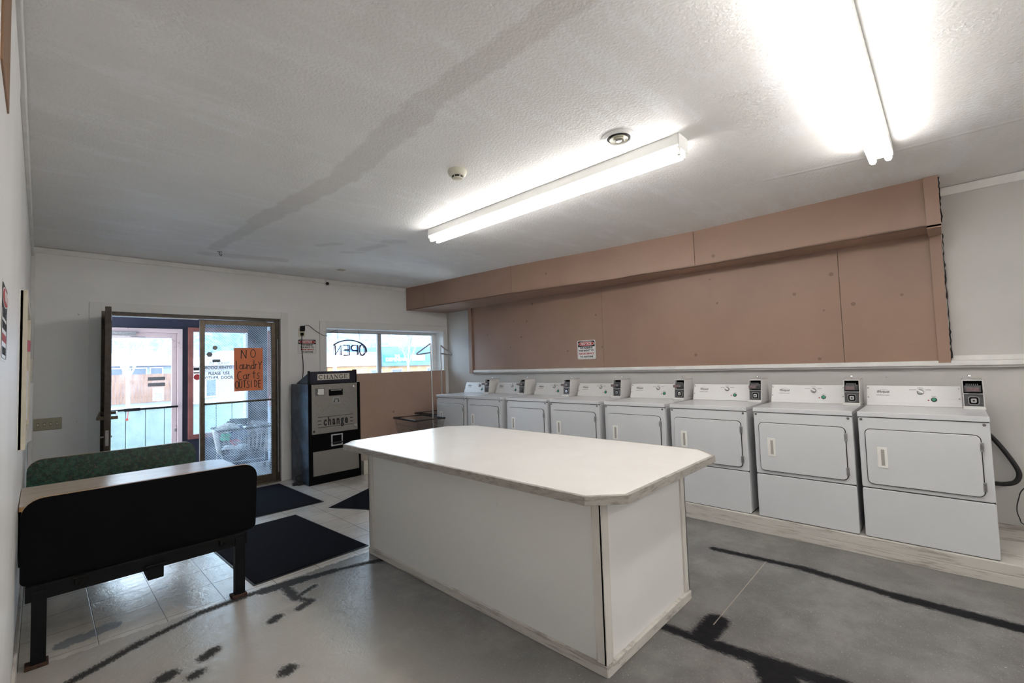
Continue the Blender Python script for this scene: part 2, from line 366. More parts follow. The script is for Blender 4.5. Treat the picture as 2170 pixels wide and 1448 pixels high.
M = dict(
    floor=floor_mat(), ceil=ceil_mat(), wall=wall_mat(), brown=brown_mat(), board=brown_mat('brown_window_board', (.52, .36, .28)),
    trim=pm('white_trim_paint', (.78, .77, .75), .4, bs=.1), casing=wall_mat('casing_paint', (.79, .785, .77)),
    worn=worn_mat('worn_white_wood', (.58, .55, .51), (.24, .21, .18), .50, .64, (1, .25, 4), 9),
    wornv=worn_mat('worn_white_corner_board', (.64, .61, .57), (.33, .28, .24), .55, .66, (4, 4, .25), 9),
    edge=worn_mat('worn_grey_edge', (.36, .335, .305), (.20, .18, .155), .48, .62, (1, 1, 6), 14),
    laminate=pm('white_counter_laminate', (.82, .805, .78), .20, var=.02, vs=4, spec=.5),
    counter=worn_mat('scuffed_white_panel', (.76, .755, .74), (.38, .36, .33), .66, .78, (1, 1, .6), 7, .4),
    enamel=pm('white_enamel', (.64, .65, .67), .22, var=.015, vs=3, spec=.5),
    enamel2=pm('console_enamel', (.68, .67, .66), .3, var=.01, spec=.5),
    dark=pm('dark_gap', (.015, .015, .015), .8, var=0), black=pm('black_satin', (.003, .003, .0035), .6, var=0, spec=.08),
    blackmetal=pm('black_painted_steel', (.005, .005, .0055), .5, var=.2, spec=.15),
    chrome=pm('chrome', (.62, .62, .63), .18, 1, var=.03), steel=pm('brushed_steel', (.42, .415, .40), .36, 1, var=.12, vs=160, bs=.2, bscale=200),
    zinc=pm('dull_zinc', (.34, .34, .34), .45, .8, var=.15, vs=40), ivory=pm('ivory_plastic', (.62, .57, .44), .45, var=.03),
    olive=pm('aged_ivory_plastic', (.40, .36, .26), .45, var=.05), bronze=pm('dark_bronze_metal', (.055, .043, .032), .38, .5, var=.25, vs=20),
    bronze2=pm('bronze_metal', (.11, .085, .06), .38, .6, var=.2, vs=20),
    glass=glass_mat(), wireglass=glass_mat('wired_glass', (.86, .93, .96), True), navy=pm('dark_navy_paint', (.008, .009, .022), .5, var=.2),
    green=pm('green_plastic', (.02, .28, .14), .3, var=0), red=pm('red_paint', (.50, .03, .03), .5, var=.05), redtext=pm('red_lettering', (.42, .05, .04), .5, var=0),
    blacktext=pm('black_lettering', (.01, .01, .01), .6, var=0), greytext=pm('grey_lettering', (.22, .24, .26), .6, var=0), white=pm('white_paint', (.78, .77, .75), .4, var=.02),
    paper=pm('white_paper', (.74, .74, .72), .8, var=.04), orange=pm('orange_card', (.90, .26, .11), .6, var=.05), mat_=None,
    speckle=speckle_mat(), wood=wood_mat('wood_grain_laminate', (.42, .33, .25), (.54, .44, .35)), ply=wood_mat('plywood_edge', (.42, .22, .09), (.55, .32, .14), rough=.4),
    rust=pm('rusty_steel', (.06, .03, .018), .7, .3, var=.5, vs=50), rubber=pm('black_rubber', (.012, .012, .013), .45, var=0),
    smoke=pm('cream_plastic', (.62, .60, .50), .4, var=.03), fixture=pm('white_fixture_enamel', (.72, .72, .70), .35, var=.02),
    frame=pm('window_frame_white', (.80, .80, .80), .4, var=.05), greyframe=pm('grey_mullion', (.45, .42, .40), .4, var=.1),
    pinkframe=worn_mat('mauve_door_frame_paint', (.42, .33, .33), (.20, .12, .09), .60, .66, (1, 1, 1), 8), maroon=pm('maroon_frame', (.17, .055, .045), .5, var=.2),
    neon=pm('unlit_neon_tube', (.03, .02, .06), .2, var=0), creamframe=pm('cream_frame_wood', (.60, .55, .44), .5, var=.06), creamtile=pm('cream_wall_tile', (.62, .59, .53), .3, var=.05),
    wood2=wood_mat('brown_trim_wood', (.20, .10, .045), (.28, .15, .07), (14, 14, 1), .5), plate=pm('aged_white_plate', (.60, .56, .50), .4, var=.05), wire=pm('wire_basket_steel', (.30, .28, .26), .35, .9, var=.1),
    concrete=pm('concrete', (.30, .30, .30), .8, var=.15, vs=5), asphalt=pm('asphalt', (.11, .12, .14), .9, var=.2, vs=3), palewall=pm('pale_blue_wall', (.50, .56, .64), .6, var=.05),
    screw=pm('screw_steel', (.22, .22, .22), .35, 1, var=0), greydark=pm('dark_grey_metal', (.13, .13, .135), .4, .6, var=.15, vs=60),
)
def mat_mat():
    m, nt, b = newmat('charcoal_carpet_mat'); P = wpos(nt)
    c = mix(nt, ramp(nt, noise(nt, 260, 3, .7, P), .4, .65), (.003, .003, .005), (.016, .017, .026)); nt.links.new(c, b.inputs['Base Color'])
    b.inputs['Roughness'].default_value = 1; b.inputs['Specular IOR Level'].default_value = .1; b.inputs['Sheen Weight'].default_value = .0
    bump(nt, noise(nt, 300, 3, .7, P), .8, .004, b); return m
M['mat_'] = mat_mat()
M['tube'] = emis('lit_fluorescent_tube', (1.0, .97, .93), TUBE)

# ------------------------------------------------------------------ the room
XL, XR, YD, YB, ZC = -.075, 5.05, 6.45, -4.6, 2.76
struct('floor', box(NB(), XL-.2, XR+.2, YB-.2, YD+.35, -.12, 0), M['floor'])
struct('ceiling', box(NB(), XL-.2, XR+.2, YB-.2, YD+.45, ZC, ZC+.12), M['ceil'])
struct('wall_left', box(NB(), XL-.15, XL, YB-.15, YD+.05, 0, ZC), M['wall'])
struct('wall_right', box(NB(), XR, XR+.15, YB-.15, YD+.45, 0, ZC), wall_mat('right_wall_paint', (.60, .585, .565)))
struct('wall_rear', box(NB(), XL, XR, YB-.15, YB, 0, ZC), M['wall'])
# door wall with a doorway and a deep window opening
b = NB(); T = .30
box(b, XL, .443, YD, YD+T, 0, ZC); box(b, .443, 2.239, YD, YD+T, 2.15, ZC); box(b, 2.239, 2.845, YD, YD+T, 0, ZC)
box(b, 2.845, 4.98, YD, YD+T, 2.065, ZC); box(b, 4.98, XR, YD, YD+T, 0, ZC); box(b, 2.845, 4.98, YD+.03, YD+T, 0, 1.33)
struct('wall_front', b, M['wall'])
# casings
b = NB(); box(b, .347, .443, YD-.015, YD, 0, 2.24); box(b, .443, 2.239, YD-.015, YD, 2.15, 2.24); box(b, 2.239, 2.327, YD-.015, YD, 0, 2.24)
box(b, 2.225, 2.262, YD-.03, YD+.10, 0, 2.16)
struct('trim_1', b, M['casing'], 'white board casing around the double door', .003)
b = NB(); box(b, 2.758, 2.845, YD-.018, YD, 1.38, 2.15); box(b, 2.845, 4.98, YD-.018, YD, 2.065, 2.15); box(b, 4.98, 5.045, YD-.018, YD, 0, 2.15)
struct('trim_2', b, M['casing'], 'white board casing around the wide window', .003)
struct('trim_3', box(NB(), XL, 4.2, YD-.018, YD, 2.70, ZC-.004), M['trim'], 'white trim board under the ceiling on the door wall', .003)
struct('trim_4', box(NB(), XL, XL+.018, -2, YD-.02, 2.66, ZC-.004), M['trim'], 'white trim board under the ceiling on the left wall', .003)
struct('trim_5', box(NB(), XR-.018, XR, YB, -.02, 2.69, ZC-.004), M['trim'], 'white trim board under the ceiling on the right wall', .003)
struct('trim_6', box(NB(), XL, XL+.03, YD-.03, YD, 0, 2.70), M['trim'], 'narrow white corner trim between the left wall and the door wall', .003)
struct('baseboard_left', box(NB(), XL, XL+.014, YB, YD-.03, 0, .09), M['worn'], None, .003)
# ledge on the right wall and trim above it
b = NB(); box(b, 4.975, XR, YB, 5.78, 1.322, 1.362); box(b, 5.0, XR, YB, 5.78, 1.305, 1.322)
struct('trim_7', b, M['trim'], 'white ledge running along the right wall above the dryers', .004)
struct('trim_8', box(NB(), 5.03, XR, YB, -.02, 1.362, 1.40), M['trim'], 'low white trim strip on the ledge beyond the brown panel', .002)
# brown plywood panel on the right wall
b = NB()
for y0, y1 in ((-.0, .668), (.671, 3.168), (3.171, 5.69)): box(b, 4.99, XR, y0, y1, 1.362, 2.42)
box(b, 4.972, XR, -.015, .057, 1.345, 2.42); box(b, 4.965, XR, 5.69, 5.77, 1.31, 2.42)
struct('trim_9', b, M['brown'], 'brown painted plywood panel above the ledge on the right wall', .002)
# soffit: front boards follow the slightly bowed run
SP = [(6.45, 4.21), (4.17, 4.37), (3.0, 4.55), (1.83, 4.68), (-.005, 4.655)]
b = NB()
def sofx(y):
    for (y0, x0), (y1, x1) in zip(SP, SP[1:]):
        if y1 <= y <= y0: return x0 + (x1-x0)*(y0-y)/(y0-y1)
    return SP[-1][1]
for y0, y1 in ((6.45, 5.98), (5.978, 4.172), (4.168, 1.835), (1.830, -.005)):
    n = 6
    for i in range(n):
        a = y0+(y1-y0)*i/n; c = y0+(y1-y0)*(i+1)/n; xa, xc = sofx(a), sofx(c)
        hexa(b, [(xa, a, 2.39), (xa+.015, a, 2.39), (xc+.015, c, 2.39), (xc, c, 2.39), (xa, a, ZC), (xa+.015, a, ZC), (xc+.015, c, ZC), (xc, c, ZC)])
pts = [(sofx(y), y, 2.39) for y in (6.45, 5.5, 4.17, 3.0, 1.83, -.005)] + [(XR, -.005, 2.39), (XR, 6.45, 2.39)]
prism(b, pts, (0, 0, .012)); box(b, 4.66, XR, -.018, -.006, 2.39, ZC)
xe = sofx(.0)
struct('trim_19', box(box(NB(), xe-.022, xe, -.02, .062, 2.372, ZC-.002), xe-.022, 4.98, -.02, .062, 2.366, 2.39), M['brown'], 'brown batten at the right end of the soffit', .002)
struct('trim_10', b, M['brown'], 'brown painted plywood soffit under the ceiling along the right wall')
# dark foam squeezed out along the panel's right edge
b = NB(); yy = 2.74; px = 4.67
pts = []
for i in range(60):
    z = 2.75 - i*(2.75-1.38)/59; x = 4.66 if z > 2.39 else 4.985
    pts.append((x+.012, (-.02 if z > 2.39 else -.017) - .002 - random.random()*.006, z))
tube(b, pts[:16], [.001+random.random()*.004 for _ in range(16)], 6); tube(b, pts[16:], [.001+random.random()*.005 for _ in range(len(pts)-16)], 6)
struct('trim_11', b, M['dark'], 'dark jagged sealant along the right edge of the brown panel')
# dryer platform
b = NB(); box(b, 4.12, XR, YB, 5.62, 0, .128); 
struct('trim_12', b, M['worn'], 'low worn white platform under the dryers', .005)
b = NB(); box(b, 4.108, 4.12, YB, 5.62, 0, .06); box(b, 4.112, 4.12, YB, 1.8, .062, .126); box(b, 4.112, 4.12, 1.803, 5.62, .062, .126)
struct('trim_13', b, M['worn'], 'worn white boards facing the dryer platform', .002)
# left wall overlay sheet and old brown casing
struct('trim_14', box(NB(), XL, XL+.006, YB, 2.62, .62, 2.64), M['wall'], 'thin white wall sheet nearest the camera on the left wall', .002)
struct('trim_15', box(NB(), XL, XL+.010, 1.45, 1.75, 2.15, 2.655), M['wood2'], 'brown wood upright trim on the left wall', .003)
# brown board filling the lower part of the window opening
struct('trim_16', box(NB(), 2.846, 4.979, YD-.006, YD+.012, .20, 1.372), M['board'], 'brown board closing the lower half of the wide window', .002)
b = NB(); box(b, 2.845, 4.98, YD, YD+.28, 1.33, 1.345)
for k in range(3): pass
box(b, 2.845, 2.86, YD, YD+.28, 1.345, 2.065); box(b, 4.965, 4.98, YD, YD+.28, 1.345, 2.065); box(b, 2.86, 4.965, YD, YD+.28, 2.05, 2.065)
struct('trim_17', b, M['white'], 'white lining boards of the window recess')
# low tiled curb by the change machine
b = NB(); box(b, 3.075, 3.42, 5.83, YD-.01, 0, .19)
c = NB()
for r in range(3):
    for k in range(-1, 3):
        x0 = 3.075+k*.15+(.075 if r % 2 else 0); x1 = x0+.146
        x0 = max(x0, 3.075); x1 = min(x1, 3.42)
        if x1-x0 > .01: box(c, x0, x1, 5.822, 5.83, .004+r*.063, .062+r*.063)
e = thing('tiled_curb', 'low cream tiled curb on the floor right of the change machine', 'curb')
obj('base', b, M['creamtile'], e); obj('tiles', c, M['creamtile'], e, .002)
for o in e.children: pass

# ------------------------------------------------------------------ window_1 (wide window)
wt = sthing('window_1', 'wide two-pane window in a deep recess above the brown board')
b = NB(); y0, y1 = 6.70, 6.75
box(b, 2.86, 4.965, y0, y1, 2.01, 2.05); box(b, 2.86, 4.965, y0, y1, 1.345, 1.372); box(b, 2.86, 2.885, y0, y1, 1.372, 2.01); box(b, 4.885, 4.965, y0-.02, y1, 1.372, 2.01)
obj('window_frame', b, M['frame'], wt, .003)
obj('mullion', box(NB(), 3.815, 3.875, y0-.01, y1, 1.372, 2.01), M['greyframe'], wt, .003)
obj('head_rail', box(NB(), 2.86, 4.885, y0-.006, y0, 2.0, 2.018), M['greyframe'], wt)
obj('pane', box(NB(), 2.885, 3.815, 6.722, 6.727, 1.372, 2.01), M['glass'], wt)
obj('pane', box(NB(), 3.875, 4.885, 6.722, 6.727, 1.372, 2.01), M['glass'], wt)
# OPEN sign, unlit, seen from behind (reads from the street)
t = thing('open_sign', 'unlit neon OPEN sign hanging reversed in the left window pane', 'sign', (3.29, 6.62, 1.655))
b = NB()
def mir(p): return (-p[0], 0, p[1])
tube(b, smoothpath([mir(p) for p in arc(0, .07, .285, .165, 30, 190, 16)]), .009, 8)
strk = [arc(-.215, .085, .05, .085, 0, 360, 20),
        [(-.135, .005), (-.135, .16), (-.06, .16), (-.035, .135), (-.035, .10), (-.06, .075), (-.135, .075)],
        [(.09, .005), (.005, .005), (.005, .16), (.09, .16)], [(.005, .085), (.08, .085)],
        [(.135, .005), (.135, .155), (.225, .01), (.225, .155)]]
for s_ in strk: tube(b, [mir(p) for p in s_], .0105, 8)
obj('neon_tube', b, M['neon'], t, smooth=True)
b = NB(); 
for s_ in strk: tube(b, [(-p[0]-.012, .02, p[1]-.004) for p in s_], .005, 6)
tube(b, [(-p[0]-.012, .02, p[1]) for p in arc(0, .07, .285, .165, 30, 200, 18)], .004, 6)
obj('backing_tube', b, M['greydark'], t, smooth=True)
for x in (-.175, .175):
    b = NB(); tube(b, [(x, .01, .235), (x-.01, .0, .30), (x-.02, 0, .39)], .0022, 5)
    for k in range(12): tube(b, [(x-.003*k*.6-.004, 0, .24+k*.0125), (x-.003*k*.6+.004, 0, .246+k*.0125)], .0018, 4)
    obj('chain', b, M['greydark'], t)
b = NB(); tube(b, smoothpath([(-.13, .01, .02), (-.15, 0, -.04), (-.12, 0, -.06), (-.03, 0, -.08), (.02, 0, -.11), (.09, 0, -.10), (.14, 0, -.02)]), .0015, 5)
obj('wire', b, M['greydark'], t)

# ------------------------------------------------------------------ doors
dt = sthing('trim_18', 'dark bronze metal frame of the double door')
b = NB(); box(b, .443, .485, YD-.01, YD+.09, 0, 2.15); box(b, 2.175, 2.239, YD+.02, YD+.10, 0, 2.15); box(b, .485, 2.175, YD+.02, YD+.10, 2.112, 2.15)
obj('door_jamb', b, M['bronze'], dt, .003)
b = NB(); box(b, .485, 1.32, YD+.022, YD+.10, 2.104, 2.112); obj('header_strip', b, M['zinc'], dt)
b = NB(); tube(b, [(2.20, YD+.012, .12), (2.20, YD+.012, 1.88)], .009, 8); obj('jamb_rod', b, M['zinc'], dt)
b = NB(); box(b, .443, 2.239, YD-.01, YD+.12, 0, .018); obj('threshold', b, M['bronze2'], dt, .004)
def leaf(name, label, w_, glass, extras):
    t = sthing(name, label)
    b = NB(); box(b, 0, .05, -.022, .022, .02, 2.10); obj('stile', b, M['bronze'] if extras != 'closed' else M['bronze2'], t, .003)
    b = NB(); box(b, w_-.05, w_, -.022, .022, .02, 2.10); obj('stile', b, M['bronze'] if extras != 'closed' else M['bronze2'], t, .003)
    b = NB(); box(b, .05, w_-.05, -.022, .022, 2.045, 2.10); obj('top_rail', b, M['bronze2'], t, .003)
    b = NB(); box(b, .05, w_-.05, -.022, .022, .02, .115); obj('bottom_rail', b, M['bronze2'], t, .003)
    obj('glass_pane', box(NB(), .05, w_-.05, -.003, .003, .115, 2.045), glass, t)
    return t
d1 = leaf('door_1', 'dark framed glass door leaf standing open into the room', .86, M['glass'], 'open')
ang = math.atan2(5.57-6.43, .430-.505); d1.location = (.505, 6.43, 0); d1.rotation_euler = (0, 0, ang)
b = NB(); box(b, .02, .83, -.075, -.06, 1.055, 1.085); box(b, .80, .84, -.075, -.02, 1.055, 1.085); box(b, .03, .06, -.075, -.02, 1.055, 1.085)
obj('push_bar', b, M['bronze2'], d1, .004)
b = NB(); box(b, .02, .83, .06, .075, 1.055, 1.085); box(b, .80, .84, .02, .075, 1.055, 1.085); box(b, .03, .06, .02, .075, 1.055, 1.085)
obj('push_bar', b, M['bronze2'], d1, .004)
b = NB(); tube(b, [(.84, -.045, .90), (.84, .035, .90)], .008, 8); box(b, .858, .864, -.012, .012, .82, .96); obj('lock', b, M['zinc'], d1, .001)
d2 = leaf('door_2', 'closed glass door leaf with an orange handwritten sign', .845, M['wireglass'], 'closed'); d2.location = (1.326, YD+.03, 0)
b = NB(); tube(b, [(.03, -.05, 1.083), (.825, -.05, 1.083)], .012, 10); box(b, .02, .05, -.055, -.02, 1.07, 1.098); box(b, .80, .83, -.055, -.02, 1.07, 1.098)
obj('push_bar', b, M['bronze2'], d2, smooth=False)
UX, UZ = (1, 0, 0), (0, 0, 1)
b = NB(); yy = -.0045
words(b, 'PLEASE  USE', .052, (.201, yy, 1.447), UX, UZ, .82, .0008); obj('lettering', b, M['blacktext'], d2); b = NB(); words(b, 'OTHER  DOOR', .052, (.202, yy, 1.392), UX, UZ, .84, .0008)
obj('lettering', b, M['blacktext'], d2)
b = NB(); words(b, 'PLEASE  US', .052, (.205, yy, 1.571), (-1, 0, 0), UZ, .85, .0008); obj('lettering', b, M['greytext'], d2); b = NB(); words(b, 'OTHER DOOR', .052, (.195, yy, 1.517), (-1, 0, 0), UZ, .86, .0008)
obj('lettering', b, M['greytext'], d2)
for nm, x, z, r, n in (('hexagonal_sticker', .101, 1.68, .034, 6), ('round_sticker', .159, 1.762, .026, 20), ('round_sticker', .598, 1.848, .014, 14)):
    b = NB(); lathe(b, [(r, -.0045), (r, -.0035)], (x, 0, z), 'y', n); obj(nm, b, M['greydark'], d2)
b = NB(); lathe(b, [(.017, -.0055), (.017, -.0046)], (.159, 0, 1.762), 'y', 14); obj('sticker_face', b, M['olive'], d2)
obj('label_sticker', box(NB(), .13, .215, -.0045, -.0035, 1.585, 1.62), M['greytext'], d2)
# orange sign
t = thing('handwritten_sign', 'orange paper sign reading NO laundry Carts OUTSIDE on the closed door', 'sign', (1.690, YD+.0245, 1.213))
b = NB(); bw, bh = .333, .548
prism(b, [(0, 0, 0), (bw, 0, 0), (bw-.002, 0, bh), (-.003, 0, bh)], (0, .0012, 0)); obj('paper', b, M['orange'], t)
GL = {'N': [[(0, 0), (.05, 1)], [(.05, 1), (.75, .02)], [(.75, .02), (.8, 1)]], 'O': [arc(.42, .5, .4, .5, 95, 460, 18)],
 'l': [[(.15, 0), (.1, 1.5)]], 'a': [arc(.35, .38, .33, .36, 60, 330, 12), [(.68, .78), (.66, .3), (.8, 0)]], 'u': [[(.05, .8), (.05, .25), (.2, .02), (.45, .05), (.62, .35)], [(.62, .8), (.62, 0)]],
 'n': [[(.08, 0), (.05, .8)], [(.06, .5), (.25, .75), (.5, .72), (.6, .5), (.62, 0)]], 'd': [arc(.33, .35, .3, .34, 60, 330, 12), [(.66, 1.5), (.62, .6), (.7, 0)]],
 'r': [[(.1, 0), (.1, .8)], [(.1, .5), (.25, .72), (.5, .76)]], 'Y': [[(.0, 1.3), (.32, .75)], [(.75, 1.35), (.32, .75), (.3, 0)]],
 'C': [arc(.5, .5, .45, .55, 55, 310, 14)], 't': [[(.35, 1.25), (.35, .1), (.5, 0)], [(.05, .85), (.65, .9)]], 's': [[(.62, .95), (.35, 1.05), (.15, .85), (.25, .6), (.5, .42), (.5, .15), (.3, 0), (.05, .08)]],
 'U': [[(.05, 1), (.05, .25), (.25, 0), (.5, .05), (.62, .3), (.64, 1)]], 'T': [[(0, .95), (.72, 1.02)], [(.36, .98), (.38, 0)]], 'S': [[(.6, .95), (.35, 1.03), (.12, .85), (.2, .6), (.5, .4), (.5, .12), (.25, 0), (.0, .08)]],
 'I': [[(.15, 1), (.15, 0)]], 'D': [[(.08, 0), (.05, 1)], [(.05, 1), (.45, .85), (.62, .5), (.45, .12), (.08, 0)]], 'E': [[(.08, 0), (.05, 1)], [(.05, 1), (.6, 1.02)], [(.06, .52), (.5, .55)], [(.08, 0), (.6, .03)]]}
def hand(bm, s, x, z, cw, ch, adv, wd, org):
    for k, ch_ in enumerate(s):
        if ch_ in GL:
            strokes(bm, GL[ch_], (org[0]+x+adv*k, org[1], org[2]+z+(.004*((k*7) % 3-1))), UX, UZ, cw, ch, wd)
b = NB(); o = (0, 0, 0)
hand(b, 'N', .078, .418, .075, .105, .1, .0095, o); hand(b, 'O', .185, .43, .072, .10, .1, .008, o)
hand(b, 'laundrY', .018, .278, .052, .072, .0435, .0085, o)
hand(b, 'C', .035, .148, .06, .10, .05, .009, o); hand(b, 'arts', .10, .152, .058, .075, .052, .008, o)
hand(b, 'OUTSIDE', .010, .040, .050, .088, .044, .0085, o)
obj('lettering', b, M['blacktext'], t)

# ------------------------------------------------------------------ wall fittings on the door wall
t = thing('notice_sign', 'white NOTICE sign on the door wall beside the doorway', 'sign', (2.583, YD-.004, 1.679))
def notice(t, w_, h_):
    b = NB(); slab(b, -w_/2, w_/2, 0, h_, 0, .003, .018); obj('plate', b, M['white'], t)
    b = NB(); slab(b, -w_*.46, w_*.46, h_*.66, h_*.96, -.0008, 0, (.016, .016, .0005, .0005)); obj('header', b, M['blacktext'], t)
    b = NB(); prism(b, [(w_*.445*math.cos(a*PI/20), -.0016, h_*.815+h_*.125*math.sin(a*PI/20)) for a in range(40)], (0, .0008, 0)); obj('oval_ring', b, M['white'], t)
    b = NB(); prism(b, [(w_*.42*math.cos(a*PI/20), -.0024, h_*.815+h_*.108*math.sin(a*PI/20)) for a in range(40)], (0, .0008, 0)); obj('oval', b, M['red'], t)
    b = NB(); words(b, 'NOTICE', h_*.17, (0, -.0030, h_*.815), UX, UZ, .95*w_/.25, .0016); obj('lettering', b, M['white'], t)
    for s, z in (('WE RESERVE', .595), ('THE RIGHT TO', .45), ('TO ANYONE', .125)):
        b = NB(); words(b, s, h_*.125, (0, -.0008, h_*z), UX, UZ, 1.0*w_/.25, .0013); obj('lettering', b, M['blacktext'], t)
    b = NB(); words(b, 'REFUSE SERVICE', h_*.125, (0, -.0008, h_*.29), UX, UZ, .92*w_/.25, .0013); obj('lettering', b, M['redtext'], t)
    b = NB(); pts = rrect(-w_*.455, w_*.455, h_*.035, h_*.965, .015)
    tube(b, [(a, -.0003, c) for a, c in pts], .0007, 4, True); obj('border_line', b, M['blacktext'], t)
notice(t, .262, .205)
t = thing('notice_sign', 'white NOTICE sign screwed to the brown panel above the dryers', 'sign', (4.984, 3.428, 1.477), -PI/2); notice(t, .285, .248)
t = thing('notice_sign', 'NOTICE sign cut by the left frame edge on the left wall', 'sign', (XL+.007, 1.80, 1.50), PI/2); notice(t, .25, .205)

t = thing('outlet', 'ivory outlet with black plugs above the NOTICE sign on the door wall', 'outlet', (2.51, YD-.004, 1.915))
b = NB(); slab(b, -.042, .042, 0, .125, 0, .004, .006); obj('cover_plate', b, M['ivory'], t)
b = NB(); slab(b, -.024, .028, .078, .150, -.05, -.0, .008); obj('adapter_plug', b, M['blackmetal'], t, .003)
b = NB(); slab(b, -.018, .018, .018, .056, -.03, 0, .006); obj('plug', b, M['blackmetal'], t, .003)
b = NB(); tube(b, smoothpath([(2.53, YD-.035, 2.065), (2.60, YD-.02, 2.075), (2.70, YD-.022, 2.0), (2.79, YD-.03, 1.945), (2.853, YD-.026, 1.93), (2.88, YD+.03, 1.94), (2.93, YD+.15, 1.99), (3.08, YD+.17, 2.03)]), .0035, 6)
tag(obj('power_cord', b, M['blackmetal'], None, smooth=True), 'thin black cord running from the outlet up to the OPEN sign window', 'cord')
b = NB(); tube(b, smoothpath([(2.505, YD-.03, 1.935), (2.505, YD-.022, 1.87), (2.50, YD-.02, 1.78), (2.515, YD-.02, 1.62), (2.52, YD-.02, 1.45), (2.50, YD-.025, 1.25), (2.5, YD-.03, 1.1)]), .0045, 6)
tag(obj('power_cord', b, M['blackmetal'], None, smooth=True), 'black cord hanging from the outlet down behind the change machine', 'cord')
t = thing('switch_plate', 'aged ivory four-gang wall plate on the door wall near the left corner', 'switch', (.06, YD-.003, .943))
b = NB(); slab(b, -.10, .098, 0, .118, -.004, .003, .005); obj('cover_plate', b, M['olive'], t, .002)
for k in range(4):
    b = NB(); box(b, -.075+k*.044, -.063+k*.044, -.012, -.003, .045, .068); obj('toggle', b, M['ivory'], t, .002)
    b = NB(); box(b, -.077+k*.044, -.061+k*.044, -.005, -.0035, .040, .073); obj('toggle_slot', b, M['bronze2'], t)
t = thing('security_camera', 'small dome camera under the ceiling above the door wall', 'camera', (2.87, YD-.02, 2.70))
b = NB(); lathe(b, [(.012, .055), (.028, .05), (.030, .03), (.012, .02)], (0, 0, 0)); obj('mount', b, M['white'], t, smooth=True)
b = NB(); bmesh.ops.create_uvsphere(b, u_segments=20, v_segments=12, radius=.036, matrix=Matrix.Translation((0, -.01, -.005))); obj('housing', b, M['white'], t, smooth=True)
b = NB(); bmesh.ops.create_uvsphere(b, u_segments=16, v_segments=10, radius=.024, matrix=Matrix.Translation((-.008, -.028, -.008))); obj('lens_dome', b, M['rubber'], t, smooth=True)

# ------------------------------------------------------------------ ceiling fittings
def strip_light(t):
    # local: runs along +y from 0 to 2.44, hangs below z=0
    b = NB(); prism(b, [(-.058, 0, 0), (.058, 0, 0), (.058, 0, -.062), (.035, 0, -.082), (-.035, 0, -.082), (-.058, 0, -.062)], (0, 2.45, 0)); obj('housing', b, M['fixture'], t, .002)
    for y in (-.004, 2.454):
        b = NB(); box(b, -.060, .060, y-.003, y+.003, -.086, 0); obj('end_cap', b, M['fixture'], t)
    for x in (-.038, .038):
        b = NB(); tube(b, [(x, .02, -.104), (x, 2.43, -.104)], .018, 16); obj('tube', b, M['tube'], t, smooth=True, label='glowing white fluorescent tube')
        for y in (.008, 2.442):
            b = NB(); box(b, x-.010, x+.010, y-.008, y+.008, -.122, -.075); obj('lamp_holder', b, M['white'], t, .003)
t = thing('strip_light', 'lit twin-tube strip light in the middle of the ceiling, pointing at the door wall', 'ceiling light', (2.615, 1.06, ZC), 0); strip_light(t)
t = thing('strip_light', 'lit twin-tube strip light cut by the top frame edge, end-on to the brown soffit', 'ceiling light', (1.22, .235, ZC), -PI/2); strip_light(t)
for x, y, lb in ((.15, -1.7, 'added twin-tube strip light for fill, nearest behind the camera'), (1.22, -3.4, 'added twin-tube strip light for fill, farthest behind the camera')):
    t = thing('strip_light', lb, 'ceiling light', (x, y, ZC), -PI/2); strip_light(t)  # both rear fixtures are added out of view to brighten the room
t = thing('smoke_detector', 'cream round smoke detector on the ceiling', 'smoke detector', (1.93, 2.31, ZC))
b = NB(); lathe(b, [(.062, 0), (.064, -.012), (.058, -.03), (.045, -.040)], seg=40); obj('base', b, M['smoke'], t, smooth=True)
b = NB(); lathe(b, [(.036, -.038), (.036, -.052)], seg=32); obj('sensor_gap', b, M['dark'], t)
for k in range(6):
    b = NB(); a = k*PI/3+.3; tube(b, [(.038*math.cos(a), .038*math.sin(a), -.038), (.034*math.cos(a), .034*math.sin(a), -.054)], .004, 6); obj('rib', b, M['smoke'], t)
b = NB(); lathe(b, [(.036, -.052), (.034, -.058), (.022, -.061)], seg=32); obj('cap', b, M['smoke'], t, smooth=True)
t = thing('ceiling_vent', 'round white ceiling diffuser beside the middle strip light', 'vent', (2.345, 1.325, ZC))
b = NB(); lathe(b, [(.103, 0), (.103, -.004), (.075, -.010), (.068, -.006), (.068, -.001), (.09, -.0005)], seg=48); obj('flange', b, M['fixture'], t, smooth=True)
b = NB(); lathe(b, [(.068, -.002), (.068, -.0045)], seg=48); obj('duct_opening', b, M['dark'], t)
for r, z in ((.046, -.012), (.027, -.018)):
    b = NB(); lathe(b, [(r, -.004), (r+.008, z), (r+.006, z-.002), (r-.004, -.006)], seg=40); obj('ring', b, M['smoke'], t, smooth=True)
b = NB(); lathe(b, [(.016, -.006), (.018, -.022), (.015, -.025)], seg=24); obj('hub', b, M['zinc'], t, smooth=True)
t = thing('ceiling_hook', 'small metal hook in the ceiling near the door wall', 'hook', (1.325, 5.60, ZC))
b = NB(); tube(b, smoothpath([(0, 0, 0), (0, 0, -.03), (.015, 0, -.045), (.022, 0, -.03), (.012, 0, -.02)]), .004, 6); box(b, -.02, .025, -.01, .01, -.005, 0); obj('hook', b, M['screw'], t)
b = NB(); box(b, -.045, .045, -.04, .04, -.006, 0); o = obj('cover_plate', b, M['olive'], None, .002); o.location = (2.74, 5.71, ZC); tag(o, 'small rectangular cover plate on the ceiling above the dome camera', 'cover plate')

